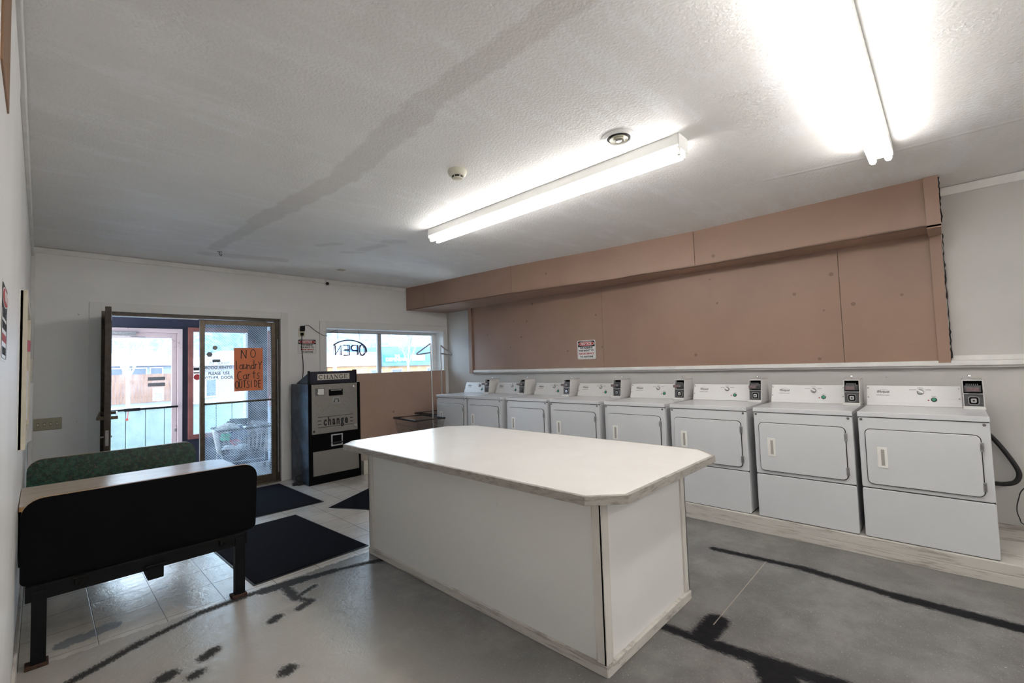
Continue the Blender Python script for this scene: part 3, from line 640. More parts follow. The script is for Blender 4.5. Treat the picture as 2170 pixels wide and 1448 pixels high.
# ------------------------------------------------------------------ folding counter (island)
t = thing('folding_counter', 'large white folding counter with clipped corners in the middle of the room', 'counter', (1.815, 1.206, 0))
W, L, ZT = .925, 2.16, .86
cp = .135
X0, X1, Y0, Y1 = -.165, 1.135, -.165, 2.365
oct_ = [(X0+cp, Y0), (X1-cp, Y0), (X1, Y0+cp+.01), (X1, Y1-cp-.08), (X1-cp-.06, Y1), (X0+cp, Y1), (X0, Y1-cp+.015), (X0, Y0+cp)]
def off(poly, d):
    cx = sum(p[0] for p in poly)/len(poly); cy = sum(p[1] for p in poly)/len(poly); out = []
    n = len(poly)
    for i in range(n):
        a = Vector(poly[i-1]); p = Vector(poly[i]); c = Vector(poly[(i+1) % n])
        n1 = Vector(((p-a).y, -(p-a).x)).normalized(); n2 = Vector(((c-p).y, -(c-p).x)).normalized()
        m = (n1+n2); m = m/(m.length**2)*2; out.append((p.x-m.x*d, p.y-m.y*d))
    return out
inn = off(oct_, .018)
b = NB(); prism(b, [(x, y, ZT-.034) for x, y in inn], (0, 0, .0345)); obj('countertop', b, M['laminate'], t)
b = NB(); n = 8
for i in range(n):
    a, c, d, e = oct_[i], oct_[(i+1) % n], inn[(i+1) % n], inn[i]
    hexa(b, [(a[0], a[1], ZT-.040), (c[0], c[1], ZT-.040), (d[0], d[1], ZT-.040), (e[0], e[1], ZT-.040), (a[0], a[1], ZT), (c[0], c[1], ZT), (d[0], d[1], ZT), (e[0], e[1], ZT)])
obj('edge_band', b, M['edge'], t, .002)
b = NB(); box(b, .012, W-.012, .012, L-.012, .002, ZT-.035); obj('body', b, M['counter'], t)
for (x0, x1, y0, y1) in ((0, .012, 0, .055), (0, .055, -.004, .012), (W-.012, W, 0, .055), (W-.055, W, 0, .012), (0, .012, L-.055, L), (W-.012, W, L-.055, L), (0, .055, L-.012, L)):
    b = NB(); box(b, x0, x1, y0, y1, .05, ZT-.041); obj('corner_trim', b, M['wornv'], t, .002)
for (x0, x1, y0, y1) in ((-.006, .012, -.006, L), (0, W, -.010, .012), (W-.012, W+.004, 0, L), (0, W, L-.012, L+.004)):
    b = NB(); box(b, x0, x1, y0, y1, 0, .048); obj('base_trim', b, M['worn'], t, .003)

# ------------------------------------------------------------------ booth benches and table
def bench(t, face):
    # local: back at y=0, seat toward +y; x along the bench 0..1.07
    R_ = .085; x1 = 1.075 if not face else 1.03
    def back(bm, y0, y1):
        prof = rrect(0, x1, .405, .843, (R_, R_, .03, .035))
        prism(bm, [(a, y0 + (.62-c)*.10, c) for a, c in prof], (0, y1-y0, 0))
    b = NB(); back(b, -.004, .0); obj('back_panel', b, M['black'], t, label='black rear face of the backrest')
    b = NB(); back(b, .0, .026); obj('backrest', b, M['ply'], t)
    b = NB(); back(b, .026, .030); obj('front_laminate', b, M['speckle'], t, label='green speckled laminate')
    b = NB(); prism(b, [(a, c, .42) for a, c in rrect(.0, x1, .06, .47, (.06, .06, .01, .01))], (0, 0, .022)); obj('seat', b, M['speckle'], t)
    b = NB(); box(b, .02, x1-.055, -.002, .04, .325, .402); obj('rail', b, M['blackmetal'], t, .003)
    for x in (.042, x1-.127):
        b = NB(); box(b, x, x+.056, -.012, .040, .018, .375); obj('leg', b, M['blackmetal'], t, .003)
        b = NB(); box(b, x-.02, x+.066, -.022, .05, 0, .018); obj('foot_plate', b, M['rust'], t, .003)
    for x in (.20, .86):
        b = NB(); box(b, x, x+.05, -.02, .03, .36, .40); box(b, x-.01, x+.06, -.024, -.018, .392, .402); tube(b, [(x+.025, -.022, .365), (x+.025, -.03, .365)], .008, 8)
        obj('hinge_bracket', b, M['blackmetal'], t, .002)
        b = NB(); box(b, x+.01, x+.04, .02, .42, .385, .42); obj('seat_support', b, M['blackmetal'], t, .002)
    b = NB(); box(b, .50, .575, -.03, .12, .275, .352); box(b, .49, .585, -.034, -.0, .345, .358); obj('centre_bracket', b, M['blackmetal'], t, .004)
t = thing('booth_bench', 'booth bench seen from behind with a black back panel, by the left wall', 'bench', (XL+.016, 3.40, 0), 0, ); bench(t, 0)
t = thing('booth_bench', 'green speckled booth bench facing the camera beyond the wood table', 'bench', (XL+1.045, 4.90, .01), PI); bench(t, 1)
t = thing('booth_table', 'wood-grain laminate table between the two booth benches', 'table', (XL+.003, 3.68, 0))
b = NB(); prism(b, [(a, c, .730) for a, c in rrect(0, 1.10, 0, .62, (.09, .01, .01, .09))], (0, 0, .024)); obj('table_edge', b, M['ply'], t)
b = NB(); prism(b, [(a, c, .754) for a, c in rrect(.002, 1.098, .002, .618, (.09, .01, .01, .09))], (0, 0, .004)); obj('tabletop', b, M['wood'], t)
b = NB(); box(b, 0, .80, .20, .26, .690, .730); hexa(b, [(0, .21, .42), (.03, .21, .42), (.03, .25, .42), (0, .25, .42), (.45, .21, .684), (.50, .21, .684), (.50, .25, .684), (.45, .25, .684)])
box(b, -.0, .012, .12, .34, .40, .730); obj('wall_bracket', b, M['blackmetal'], t, .003)

# ------------------------------------------------------------------ floor mats
def mat(label, pts):
    c = Vector((sum(p[0] for p in pts)/4, sum(p[1] for p in pts)/4, 0))
    t = thing('floor_mat', label, 'mat', c)
    P = [Vector((p[0], p[1]))-Vector((c.x, c.y)) for p in pts]
    b = NB(); prism(b, [(p.x, p.y, .0) for p in P], (0, 0, .005)); obj('rubber_border', b, M['rubber'], t, .002)
    b = NB(); prism(b, [(p.x*.972, p.y*.972, .005) for p in P], (0, 0, .005)); obj('carpet', b, M['mat_'], t, .002)
mat('large charcoal floor mat between the booth and the folding counter', [(1.02, 3.475), (1.88, 3.50), (1.80, 4.82), (.985, 4.80)])
mat('charcoal floor mat in front of the closed glass door', [(.92, 5.07), (2.18, 5.03), (2.16, 6.30), (.90, 6.33)])
mat('charcoal floor mat turned at an angle behind the folding counter', [(2.113, 4.77), (2.54, 4.04), (3.66, 4.66), (3.23, 5.38)])

# ------------------------------------------------------------------ change machine
t = thing('change_machine', 'tall black and steel bill change machine against the door wall', 'change machine', (2.345, 5.84, 0))
def sidemat():
    m, nt, b = newmat('dark_blue_steel'); P = wpos(nt)
    c = mix(nt, ramp(nt, noise(nt, 5, 5, .6, P), .35, .7), (.015, .022, .040), (.07, .10, .15)); nt.links.new(c, b.inputs['Base Color'])
    b.inputs['Roughness'].default_value = .28; b.inputs['Metallic'].default_value = .6; return m
M['side'] = sidemat()
def speck_steel():
    m, nt, b = newmat('speckled_steel_face'); P = wpos(nt)
    c = mix(nt, ramp(nt, noise(nt, 350, 3, .7, P), .4, .6), (.20, .185, .17), (.36, .34, .31)); nt.links.new(c, b.inputs['Base Color'])
    b.inputs['Roughness'].default_value = .42; b.inputs['Metallic'].default_value = .55; return m
M['face'] = speck_steel()
b = NB(); box(b, 0, .70, .006, .56, 0, 1.27); obj('cabinet', b, M['side'], t, .003)
b = NB(); box(b, 0, .70, 0, .006, .0, 1.27); obj('front_frame', b, M['black'], t, .002)
b = NB(); hexa(b, [(.022, .012, 1.27), (.645, .012, 1.27), (.645, .42, 1.27), (.022, .42, 1.27), (.022, 0, 1.43), (.645, 0, 1.43), (.645, .42, 1.285), (.022, .42, 1.285)]); obj('header', b, M['navy'], t, .003)
b = NB(); slab(b, .642, .648, 1.27, 1.44, -.012, .10, .001); slab(b, .019, .024, 1.27, 1.44, -.004, .06, .001); obj('header_lip', b, M['black'], t)
b = NB(); slab(b, .118, .548, 1.317, 1.394, -.006, .004, .003); obj('name_plate', b, M['plate'], t)
S = {'C': [(arc(.42, .5, .40, .47, 52, 308, 20), 1.3), ([(.68, .97), (.70, .70)], .7)], 
     'H': [([(.12, 0), (.12, 1)], 1.5), ([(.70, 0), (.70, 1)], 1.5), ([(.12, .52), (.70, .52)], .6), ([(0, .02), (.26, .02)], .6), ([(0, .98), (.26, .98)], .6), ([(.57, .02), (.84, .02)], .6), ([(.57, .98), (.84, .98)], .6)],
     'A': [([(.08, 0), (.40, 1)], .7), ([(.40, 1), (.74, 0)], 1.6), ([(.2, .34), (.6, .34)], .6), ([(0, .02), (.22, .02)], .6), ([(.6, .02), (.86, .02)], .6)],
     'N': [([(.12, 0), (.12, 1)], .7), ([(.10, 1), (.70, .02)], 1.6), ([(.72, 0), (.72, 1)], .7), ([(0, .02), (.25, .02)], .6), ([(0, .98), (.18, .98)], .6), ([(.6, .98), (.84, .98)], .6)],
     'G': [(arc(.42, .5, .40, .47, 52, 320, 20), 1.3), ([(.72, .08), (.72, .42)], 1.4), ([(.56, .43), (.86, .43)], .6), ([(.68, .97), (.70, .72)], .7)],
     'E': [([(.14, 0), (.14, 1)], 1.5), ([(0, .02), (.68, .02)], .6), ([(0, .98), (.66, .98)], .6), ([(.14, .52), (.48, .52)], .6), ([(.68, .02), (.70, .24)], .7), ([(.66, .98), (.67, .78)], .7), ([(.48, .42), (.48, .62)], .6)]}
b = NB()
for k, ch_ in enumerate('CHANGE'): strokes(b, S[ch_], (.134+k*.0675, -.006, 1.331), UX, UZ, .066, .049, .0068)
obj('lettering', b, M['blacktext'], t)
b = NB(); slab(b, .04, .652, .632, 1.262, -.010, .0, .002); d = obj('door', b, M['face'], t, .002)
b = NB(); slab(b, .088, .204, 1.122, 1.212, -.0135, -.010, .004); obj('display_plate', b, M['greydark'], d)
b = NB(); prism(b, [(.118, -.015, 1.205), (.196, -.015, 1.203), (.196, -.015, 1.128), (.130, -.015, 1.130), (.112, -.015, 1.143), (.120, -.015, 1.17)], (0, .0015, 0)); obj('paper_label', b, M['paper'], d)
b = NB(); slab(b, .262, .448, 1.108, 1.190, -.0145, -.010, .004); obj('bill_slot', b, M['black'], d)
b = NB(); box(b, .285, .430, -.018, -.0145, 1.172, 1.184); obj('slot_light_bar', b, M['zinc'], d)
b = NB(); slab(b, .308, .412, 1.0, 1.090, -.0135, -.010, .003); obj('instruction_plate', b, M['zinc'], d)
b = NB(); prism(b, [(.322, -.0145, 1.018), (.335, -.0145, 1.065), (.387, -.0145, 1.065), (.400, -.0145, 1.018)], (0, .001, 0)); obj('instruction_frame', b, M['blacktext'], d)
b = NB(); slab(b, .338, .384, 1.020, 1.058, -.0155, -.0145, .002); obj('instruction_centre', b, M['zinc'], d)
for x, z in ((.608, 1.212), (.618, .690)):
    b = NB(); lathe(b, [(.018, -.010), (.017, -.020), (.010, -.022)], (x, 0, z), 'y', 20); obj('lock', b, M['chrome'], d, smooth=True)
    b = NB(); box(b, x-.002, x+.002, -.0235, -.0222, z-.008, z+.008); obj('keyhole', b, M['blacktext'], d)
b = NB(); words(b, 'change', .150, (.352, -.0105, .780), UX, UZ, .60, .0062, space=1.34)
for z in (.842, .712): box(b, .115, .588, -.0112, -.0105, z-.003, z+.003)
for z in (.797, .752):
    box(b, .115, .158, -.0112, -.0105, z-.0045, z+.0045); box(b, .548, .588, -.0112, -.0105, z-.0045, z+.0045)
lathe(b, [(.014, -.0112), (.014, -.0105)], (.066, 0, .668), 'y', 18)
words(b, 'coin', .018, (.110, -.0105, .676), UX, UZ, 1.2) if False else None
obj('lettering', b, M['blacktext'], d)
b = NB(); slab(b, .284, .442, .452, .606, -.010, 0, .004); cpn = obj('coin_cup', b, M['chrome'], t, .002)
b = NB(); slab(b, .304, .424, .472, .590, -.0125, -.010, .004); obj('cup_opening', b, M['black'], cpn)
b = NB(); box(b, .296, .432, -.028, -.0125, .488, .506); obj('cup_lip', b, M['rubber'], cpn, .003)
b = NB(); prism(b, [(.052, -.006, .412), (.660, -.006, .412), (.668, -.006, .108), (.056, -.006, .108)], (0, .006, 0)); obj('lower_panel', b, M['face'], t)
b = NB(); lathe(b, [(.011, -.006), (.010, -.012), (.006, -.013)], (.632, 0, .372), 'y', 16); obj('lower_lock', b, M['chrome'], t, smooth=True)
for z in (.362, .271):
    b = NB(); lathe(b, [(.008, -.003), (.008, 0)], (0, .245, z), 'x', 14); obj('side_bolt', b, M['chrome'], t)
b = NB(); tube(b, smoothpath([(2.345, 6.10, .10), (2.30, 6.12, .09), (2.285, 6.10, .05), (2.30, 6.06, .025), (2.26, 6.03, .02)]), .007, 8)
for (x, y) in ((2.25, 6.03), (2.29, 6.08), (2.30, 6.0)): box(b, x-.03, x+.03, y-.02, y+.02, .0, .035)
tag(obj('extension_cord', b, M['rubber'], None, .004), 'black plug cluster on the floor left of the change machine', 'cord')

# ------------------------------------------------------------------ laundry carts
def cart(t, pole=True, tri=-1, polepos=(.30, .06), w_=.47, l_=.66, h_=.70, nw=18):
    b = NB(); tube(b, [(0, 0, h_), (w_, 0, h_), (w_, l_, h_), (0, l_, h_)], .014, 8, True); obj('rim_bumper', b, M['rubber'], t)
    zb = h_-.36; i = .06; b = NB()
    def edgepts(n, a0, a1, b0, b1):
        return [(Vector(a0).lerp(Vector(a1), k/n), Vector(b0).lerp(Vector(b1), k/n)) for k in range(n+1)]
    T = [(0, 0), (w_, 0), (w_, l_), (0, l_)]; B = [(i, i), (w_-i, i), (w_-i, l_-i), (i, l_-i)]
    for k in range(4):
        a0, a1 = T[k], T[(k+1) % 4]; b0, b1 = B[k], B[(k+1) % 4]
        for p, q in edgepts(nw, (*a0, h_), (*a1, h_), (*b0, zb), (*b1, zb)): tube(b, [p, q], .0022, 4)
    for f in (.25, .5, .75, 1.0):
        tube(b, [(T[k][0]+(B[k][0]-T[k][0])*f, T[k][1]+(B[k][1]-T[k][1])*f, h_+(zb-h_)*f) for k in range(4)], .003, 4, True)
    for k in range(13):
        x = i+(w_-2*i)*k/12; tube(b, [(x, i, zb), (x, l_-i, zb)], .002, 4)
    obj('wire_basket', b, M['wire'], t)
    for (x, y) in B:
        b = NB(); tube(b, [(x, y, zb), (x-(.0), y, .11)], .010, 8); obj('leg', b, M['chrome'], t)
        b = NB(); lathe(b, [(.045, -.012), (.05, 0), (.045, .012)], (x, y, .05), 'x', 18); tube(b, [(x, y, .05), (x, y, .115)], .007, 6); obj('caster', b, M['rubber'], t)
    b = NB(); tube(b, [(*B[k], .14) for k in range(4)], .008, 6, True); obj('base_frame', b, M['chrome'], t)
    if pole:
        x, y = polepos; b = NB()
        tube(b, [(x, y, h_-.36), (x-.005, y, h_+.45), (x-.012, y, 1.775)], .011, 10); obj('pole', b, M['chrome'], t, smooth=True)
        b = NB(); tube(b, [(x-.012, y, 1.775), (x-.012+tri*.225, y, 1.63), (x-.012+tri*.225, y, 1.615), (x-.01, y, 1.645)], .0095, 8); obj('hanger_bar', b, M['chrome'], t, smooth=True)
t = thing('laundry_cart', 'wire laundry cart with a chrome hanger pole, in front of the window board', 'cart', (3.585, 5.33, 0), math.radians(-6), 'wire laundry carts by the window'); cart(t, True, -1, (.295, .03))
t = thing('laundry_cart', 'laundry cart hidden behind the dryer row, only its chrome pole and triangle showing', 'cart', (4.22, 5.65, 0), 0, 'wire laundry carts by the window'); cart(t, True, 1, (.155, .10), .60, .62)

# ------------------------------------------------------------------ dryers
ORD = ['first dryer from the window, half hidden by the counter and the laundry cart', 'second dryer from the window', 'third dryer from the window', 'fourth dryer from the window', 'fifth dryer from the window', 'sixth dryer from the window, beside the corner of the folding counter', 'seventh dryer from the window, next to the last one', 'last dryer of the row, nearest the camera, with a black hose beside it']
slots = [5.568, 4.861, 4.095, 3.376, 2.640, 1.920, 1.198, .500]
DW = .665
def sub(name, bm, mt, par, **k): return obj(name, bm, mt, par, **k)
def make_dryer():
    t = thing('dryer', 'x', 'dryer', (4.13, slots[0], .128), -PI/2)
    b = NB(); box(b, 0, DW, .02, .69, .012, .857); obj('cabinet', b, M['enamel'], t, .006)
    b = NB(); box(b, .006, DW-.006, .01, .68, 0.0, .012); obj('base', b, M['dark'], t)
    b = NB(); slab(b, 0, DW, .004, .348, 0, .022, .012); obj('lower_panel', b, M['enamel'], t, .006, seg=3)
    b = NB(); slab(b, 0, DW, .354, .852, 0, .022, .012); obj('upper_panel', b, M['enamel'], t, .006, seg=3)
    b = NB(); box(b, .003, DW-.003, .006, .03, .34, .86); obj('seam', b, M['dark'], t)
    b = NB(); slab(b, -.002, DW+.002, .857, .892, -.008, .692, .004); obj('worktop', b, M['enamel'], t, .007, seg=3)
    b = NB(); slab(b, .034, .622, .381, .774, -.003, 0, .034); obj('door_gasket', b, M['dark'], t)
    b = NB(); slab(b, .039, .617, .386, .770, -.016, -.002, .030); d = obj('door', b, M['enamel'], t, .004, seg=3)
    b = NB(); slab(b, .098, .156, .505, .650, -.020, -.014, .004); obj('handle', b, M['ivory2'], d, .002)
    b = NB(); slab(b, .114, .140, .522, .634, -.0208, -.0195, .002); obj('handle_recess', b, M['handle_dark'], d)
    b = NB(); box(b, .114, .120, -.0225, -.020, .522, .634); obj('handle_grip', b, M['ivory2'], d)
    for z in (.700, .450):
        b = NB(); box(b, .612, .630, -.019, 0, z-.028, z+.028); tube(b, [(.622, -.019, z-.02), (.622, -.019, z+.02)], .004, 6); obj('hinge', b, M['zinc'], t, .001)
    for x in (.018, .640):
        b = NB(); lathe(b, [(.009, -.000), (.008, -.004), (.004, -.005)], (x, 0, .838), 'y', 14); obj('screw', b, M['screw'], t, smooth=True)
    # console
    z0, z1, ya, yb_ = .892, 1.048, .535, .595
    b = NB(); hexa(b, [(0, ya, z0), (.556, ya, z0), (.556, .69, z0), (0, .69, z0), (0, yb_, z1), (.556, yb_, z1), (.556, .68, z1-.01), (0, .68, z1-.01)]); c = obj('console', b, M['enamel2'], t, .005, seg=3)
    uz = Vector((0, yb_-ya, z1-z0)).normalized(); nrm = Vector((1, 0, 0)).cross(uz)
    def on(x, z, o=0): return Vector((x, ya+(z-z0)/(z1-z0)*(yb_-ya), z)) + nrm*o
    def plate(bm, x0, x1, za, zb, h0, h1):
        P = [on(x0, za, h0), on(x1, za, h0), on(x1, zb, h0), on(x0, zb, h0)]; Q = [on(x0, za, h1), on(x1, za, h1), on(x1, zb, h1), on(x0, zb, h1)]
        hexa(bm, [P[0], P[1], P[2], P[3], Q[0], Q[1], Q[2], Q[3]])
    b = NB(); plate(b, .022, .530, .915, 1.040, 0, .0012); obj('console_panel', b, M['panelgrey'], c)
    b = NB(); plate(b, .22, .525, .952, 1.018, .0012, .0018); obj('console_stripe', b, M['enamel3'], c)
    Mx = Matrix((Vector((1, 0, 0)), nrm.cross(Vector((1, 0, 0))) * 1, nrm)).transposed()
    def disc(bm, x, z, prof, seg=20):
        k = len(bm.verts); t0 = NB(); lathe(t0, prof, seg=seg)
        me = bpy.data.meshes.new('tmp'); t0.to_mesh(me); t0.free(); o = on(x, z)
        for v in me.vertices: v.co = o + Vector((1, 0, 0))*v.co.x + uz*v.co.y + nrm*v.co.z
        bm.from_mesh(me); bpy.data.meshes.remove(me)
    b = NB(); disc(b, .330, 1.000, [(.021, .001), (.020, .014), (.016, .017)], 24)
    kb = obj('knob', b, M['zinc'], c, smooth=True)
    b = NB(); o1 = on(.330, 1.0, .017); a = Vector((.85, 0, 0)) + uz*-.5; a.normalize(); bb_ = nrm.cross(a)
    P = [o1+a*s*.019+bb_*q*.005 for s, q in ((-1, -1), (1, -1), (1, 1), (-1, 1))]; hexa(b, P+[p+nrm*.006 for p in P]); obj('knob_grip', b, M['fixture'], c)
    b = NB(); disc(b, .405, .945, [(.017, .001), (.017, .004)], 20); obj('button_ring', b, M['blacktext'], c)
    b = NB(); disc(b, .405, .945, [(.012, .004), (.011, .008), (.006, .009)], 16); obj('start_button', b, M['green'], c, smooth=True)
    b = NB(); disc(b, .374, .940, [(.005, .001), (.005, .003)], 12); obj('indicator', b, M['redtext'], c)
    b = NB()
    for x, z in ((.012, 1.028), (.012, .955), (.543, 1.028), (.543, .955)): disc(b, x, z, [(.005, 0), (.004, .003)], 10)
    obj('console_screws', b, M['screw'], c)
    b = NB(); words(b, 'Whirlpool', .030, on(.105, .998, .0016), (1, 0, 0), uz, .62, .0004, shear=.25)
    tube(b, [on(.07+.08*k/10, 1.004+.013*math.sin(k/10*PI)-.004*(k > 7)*(k-7), .0016) for k in range(11)], .0006, 4)
    words(b, 'COMMERCIAL LAUNDRY', .009, on(.105, .972, .0016), (1, 0, 0), uz, .85)
    words(b, 'NORMAL', .009, on(.330, 1.030, .0016), (1, 0, 0), uz); words(b, 'DELICATE', .009, on(.285, 1.016, .0022), (1, 0, 0), uz); words(b, 'WHITES', .009, on(.375, 1.016, .0022), (1, 0, 0), uz); words(b, 'START', .009, on(.405, .968, .0022), (1, 0, 0), uz)
    obj('lettering', b, M['blacktext'], c)
    # coin box
    x0, x1 = .560, .667; f0, f1 = .450, .478; zt = 1.098; zb = .905
    b = NB(); box(b, x0-.004, x1+.003, .425, .69, .892, .906); obj('meter_base', b, M['enamel2'], t, .003)
    b = NB(); th = .005
    def fy(z): return f0+(z-zb)/(zt-zb)*(f1-f0)
    for xa, xb in ((x0, x0+th), (x1-th, x1)):
        hexa(b, [(xa, f0, zb), (xb, f0, zb), (xb, .69, zb), (xa, .69, zb), (xa, f1, zt), (xb, f1, zt), (xb, .685, zt+.006), (xa, .685, zt+.006)])
    hexa(b, [(x0, f1, zt-th), (x1, f1, zt-th), (x1, .685, zt), (x0, .685, zt), (x0, f1, zt), (x1, f1, zt), (x1, .685, zt+.006), (x0, .685, zt+.006)])
    box(b, x0+.001, x1-.001, fy(.998), .62, .998, 1.003); box(b, x0+.001, x1-.001, .62, .684, zb, zt-.006); box(b, x0+.001, x1-.001, f0+.001, f0+.02, zb, zb+.008)
    cb = obj('coin_meter_case', b, M['enamel2'], t, .0015)
    b = NB(); box(b, x0+th, x1-th, .520, .530, 1.003, zt-.006); obj('upper_recess', b, M['black'], cb)
    b = NB(); slab(b, x0+.010, x1-.012, 1.012, 1.058, .478, .520, .003); obj('slide_housing', b, M['greydark'], cb, .002)
    b = NB()
    for k in range(7): box(b, x0+.020+k*.0095, x0+.024+k*.0095, .474, .50, 1.060, 1.071)
    obj('coin_slots', b, M['zinc'], cb)
    b = NB(); box(b, x0+.022, x1-.026, .400, .480, 1.026, 1.046); obj('coin_slide', b, M['chrome'], cb, .003)
    b = NB(); box(b, x0+.020, x1-.024, .392, .402, 1.022, 1.050); obj('slide_handle', b, M['slidered'], cb, .003)
    b = NB(); slab(b, x0+th, x1-th, .912, .995, .470, .480, .002); obj('lock_plate', b, M['greydark'], cb)
    b = NB(); slab(b, x0+.024, x1-.024, .922, .984, .462, .470, .016); obj('lock_collar', b, M['zinc'], cb, .003)
    b = NB(); slab(b, x0+.030, x1-.030, .928, .978, .4605, .462, .012); obj('lock_well', b, M['black'], cb)
    b = NB(); slab(b, x0+.038, x1-.038, .937, .969, .456, .462, .008); obj('lock_core', b, M['chrome'], cb, .002)
    b = NB(); lathe(b, [(.006, .4552), (.006, .456)], ((x0+x1)/2, 0, .953), 'y', 12); obj('keyhole', b, M['blacktext'], cb)
    b = NB(); lathe(b, [(.0035, 0), (.0035, .02)], ((x0+x1)/2-.01, .60, zt+.004)); lathe(b, [(.012, .018), (.010, .026)], ((x0+x1)/2-.01, .60, zt+.004)); obj('top_lock', b, M['chrome'], cb, smooth=True)
    return t
M['ivory2'] = pm('warm_white_plastic', (.80, .79, .755), .35, var=.02); M['handle_dark'] = pm('handle_shadow_plastic', (.36, .34, .31), .5, var=.02)
M['panelgrey'] = pm('console_film', (.68, .675, .67), .35, var=.01); M['enamel3'] = pm('console_grey_film', (.68, .67, .665), .35, var=.01)
M['slidered'] = pm('faded_label', (.17, .12, .125), .45, var=.2, vs=60)
def copy_tree(o, parent=None):
    c = o.copy(); col.objects.link(c); c.parent = parent
    for ch in list(o.children): copy_tree(ch, c)
    return c
d0 = make_dryer()
for k, y in enumerate(slots):
    d = d0 if k == 0 else copy_tree(d0)
    d.location = (4.13, y, .128); d['label'] = 'white coin-operated ' + ORD[k]; d['category'] = 'dryer'; d['group'] = 'row of white coin dryers'
b = NB(); tube(b, smoothpath([(4.86, -.12, .84), (4.95, -.17, .82), (5.0, -.215, .76), (5.0, -.267, .67), (5.0, -.318, .56), (5.0, -.326, .50), (5.0, -.30, .452), (5.0, -.245, .432), (4.95, -.20, .44), (4.86, -.14, .45)], 8), .016, 12)
tag(obj('hose', b, M['rubber'], None, smooth=True), 'thick black hose looping out beside the last dryer', 'hose')
b = NB(); tube(b, smoothpath([(5.03, -.46, .52), (5.02, -.345, .41), (5.02, -.315, .33), (5.02, -.302, .25), (5.02, -.312, .19), (5.02, -.34, .145), (4.95, -.5, .135)], 8), .0035, 6)
tag(obj('power_cord', b, M['rubber'], None, smooth=True), 'thin black cord on the right wall at the right frame edge', 'cord')

# ------------------------------------------------------------------ left wall board and papers
t = thing('notice_board', 'cream framed notice board on the left wall above the near bench', 'notice board', (XL, 3.32, 1.10), PI/2)
b = NB(); box(b, 0, 1.15, -.012, 0, .0, .80); obj('backing', b, M['paper'], t)
b = NB(); box(b, 0, .055, -.028, 0, 0, .80); box(b, 1.095, 1.15, -.028, 0, 0, .80); box(b, .055, 1.095, -.028, 0, .745, .80); box(b, .055, 1.095, -.028, 0, 0, .055); obj('board_frame', b, M['creamframe'], t, .003)
def sheet(label, x, z, w_, h_, mt, curl=.03, tint=None):
    t = thing('paper_sheet', label, 'paper', (XL+.0135, x, z), PI/2)
    b = NB(); n = 6; f = []
    for i in range(n+1):
        u = i/n; f.append((w_*u, -.001-curl*u*u))
    vs = []
    for (a, d) in f: vs.append((bm_v(b, (a, d, 0)), bm_v(b, (a, d-.002, h_))))
    for i in range(n): b.faces.new((vs[i][0], vs[i+1][0], vs[i+1][1], vs[i][1]))
    o = obj('sheet', b, mt, t); m_ = o.modifiers.new('s', 'SOLIDIFY'); m_.thickness = .0006
def bm_v(b, p): return b.verts.new(p)
sheet('white paper sheet curling off the notice board', 3.62, 1.22, .216, .28, M['paper'], .012)
sheet('red edged paper sheet on the notice board', 4.0, 1.62, .12, .07, M['red'], .016)
sheet('tall white paper sheet hanging past the notice board', 4.62, 1.00, .28, .42, M['paper'], .024)
sheet('tan card pinned above the hanging white sheet', 4.72, 1.44, .12, .16, M['creamframe'], .020)

# ------------------------------------------------------------------ vestibule beyond the door
V0, V1 = YD+.35, 8.2
struct('floor_vestibule', box(NB(), -.6, 2.7, YD+.35, 9.35, -.12, -.01), M['concrete'])
b = NB(); box(b, -.6, .25, V1, V1+.12, -.1, 2.4); box(b, .25, 1.46, V1, V1+.12, 2.12, 2.4); box(b, 1.46, 1.55, V1, V1+.12, -.1, 2.4); box(b, 1.55, 2.33, V1, V1+.12, -.1, .50); box(b, 1.55, 2.33, V1, V1+.12, 2.14, 2.4); box(b, 2.33, 2.62, V1-.03, V1+.12, -.1, 2.4)
struct('wall_vestibule_front', b, M['navy'])
b = NB(); box(b, 2.62, 2.72, YD+.3, V1+.12, -.1, 1.0); box(b, 2.62, 2.72, YD+.3, 6.95, 1.0, 2.4); box(b, 2.62, 2.72, 8.1, V1+.12, 1.0, 2.4); box(b, 2.62, 2.72, 6.95, 8.1, 2.12, 2.4)
struct('wall_vestibule_right', b, M['palewall'])
b = NB(); box(b, -.72, 2.72, YD+.3, V1+.12, 2.4, 2.5)
for k in range(5): box(b, -.6+k*.75, -.52+k*.75, YD+.3, V1, 2.33, 2.4)
struct('ceiling_vestibule', b, pm('vestibule_ceiling_paint', (.34, .39, .47), .7, var=.1))
o = sthing('window_2', 'maroon framed window of the vestibule, left of the closed leaf')
b = NB(); box(b, 1.53, 1.595, V1-.03, V1+.1, .48, 2.15); box(b, 1.595, 2.33, V1-.03, V1+.1, .48, .545); box(b, 1.595, 2.33, V1-.03, V1+.1, 2.09, 2.15); obj('window_frame', b, M['maroon'], o, .003)
b = NB(); box(b, 2.30, 2.33, V1-.03, V1+.1, .545, 2.09); obj('side_stop', b, M['frame'], o, .003)
obj('pane', box(NB(), 1.595, 2.30, V1+.04, V1+.045, .545, 2.09), M['glass'], o)
b = NB(); lathe(b, [(.045, -.001), (.045, 0)], (1.655, V1+.038, 1.40), 'y', 24); obj('round_sticker', b, M['red'], o)
b = NB(); box(b, 1.61, 1.70, V1+.037, V1+.039, 1.50, 1.545); obj('sticker', b, M['blacktext'], o)
b = NB(); box(b, 1.61, 1.70, V1+.037, V1+.039, 1.455, 1.475); obj('sticker', b, M['bronze2'], o)
o = sthing('window_3', 'side window of the vestibule with pink notice below')
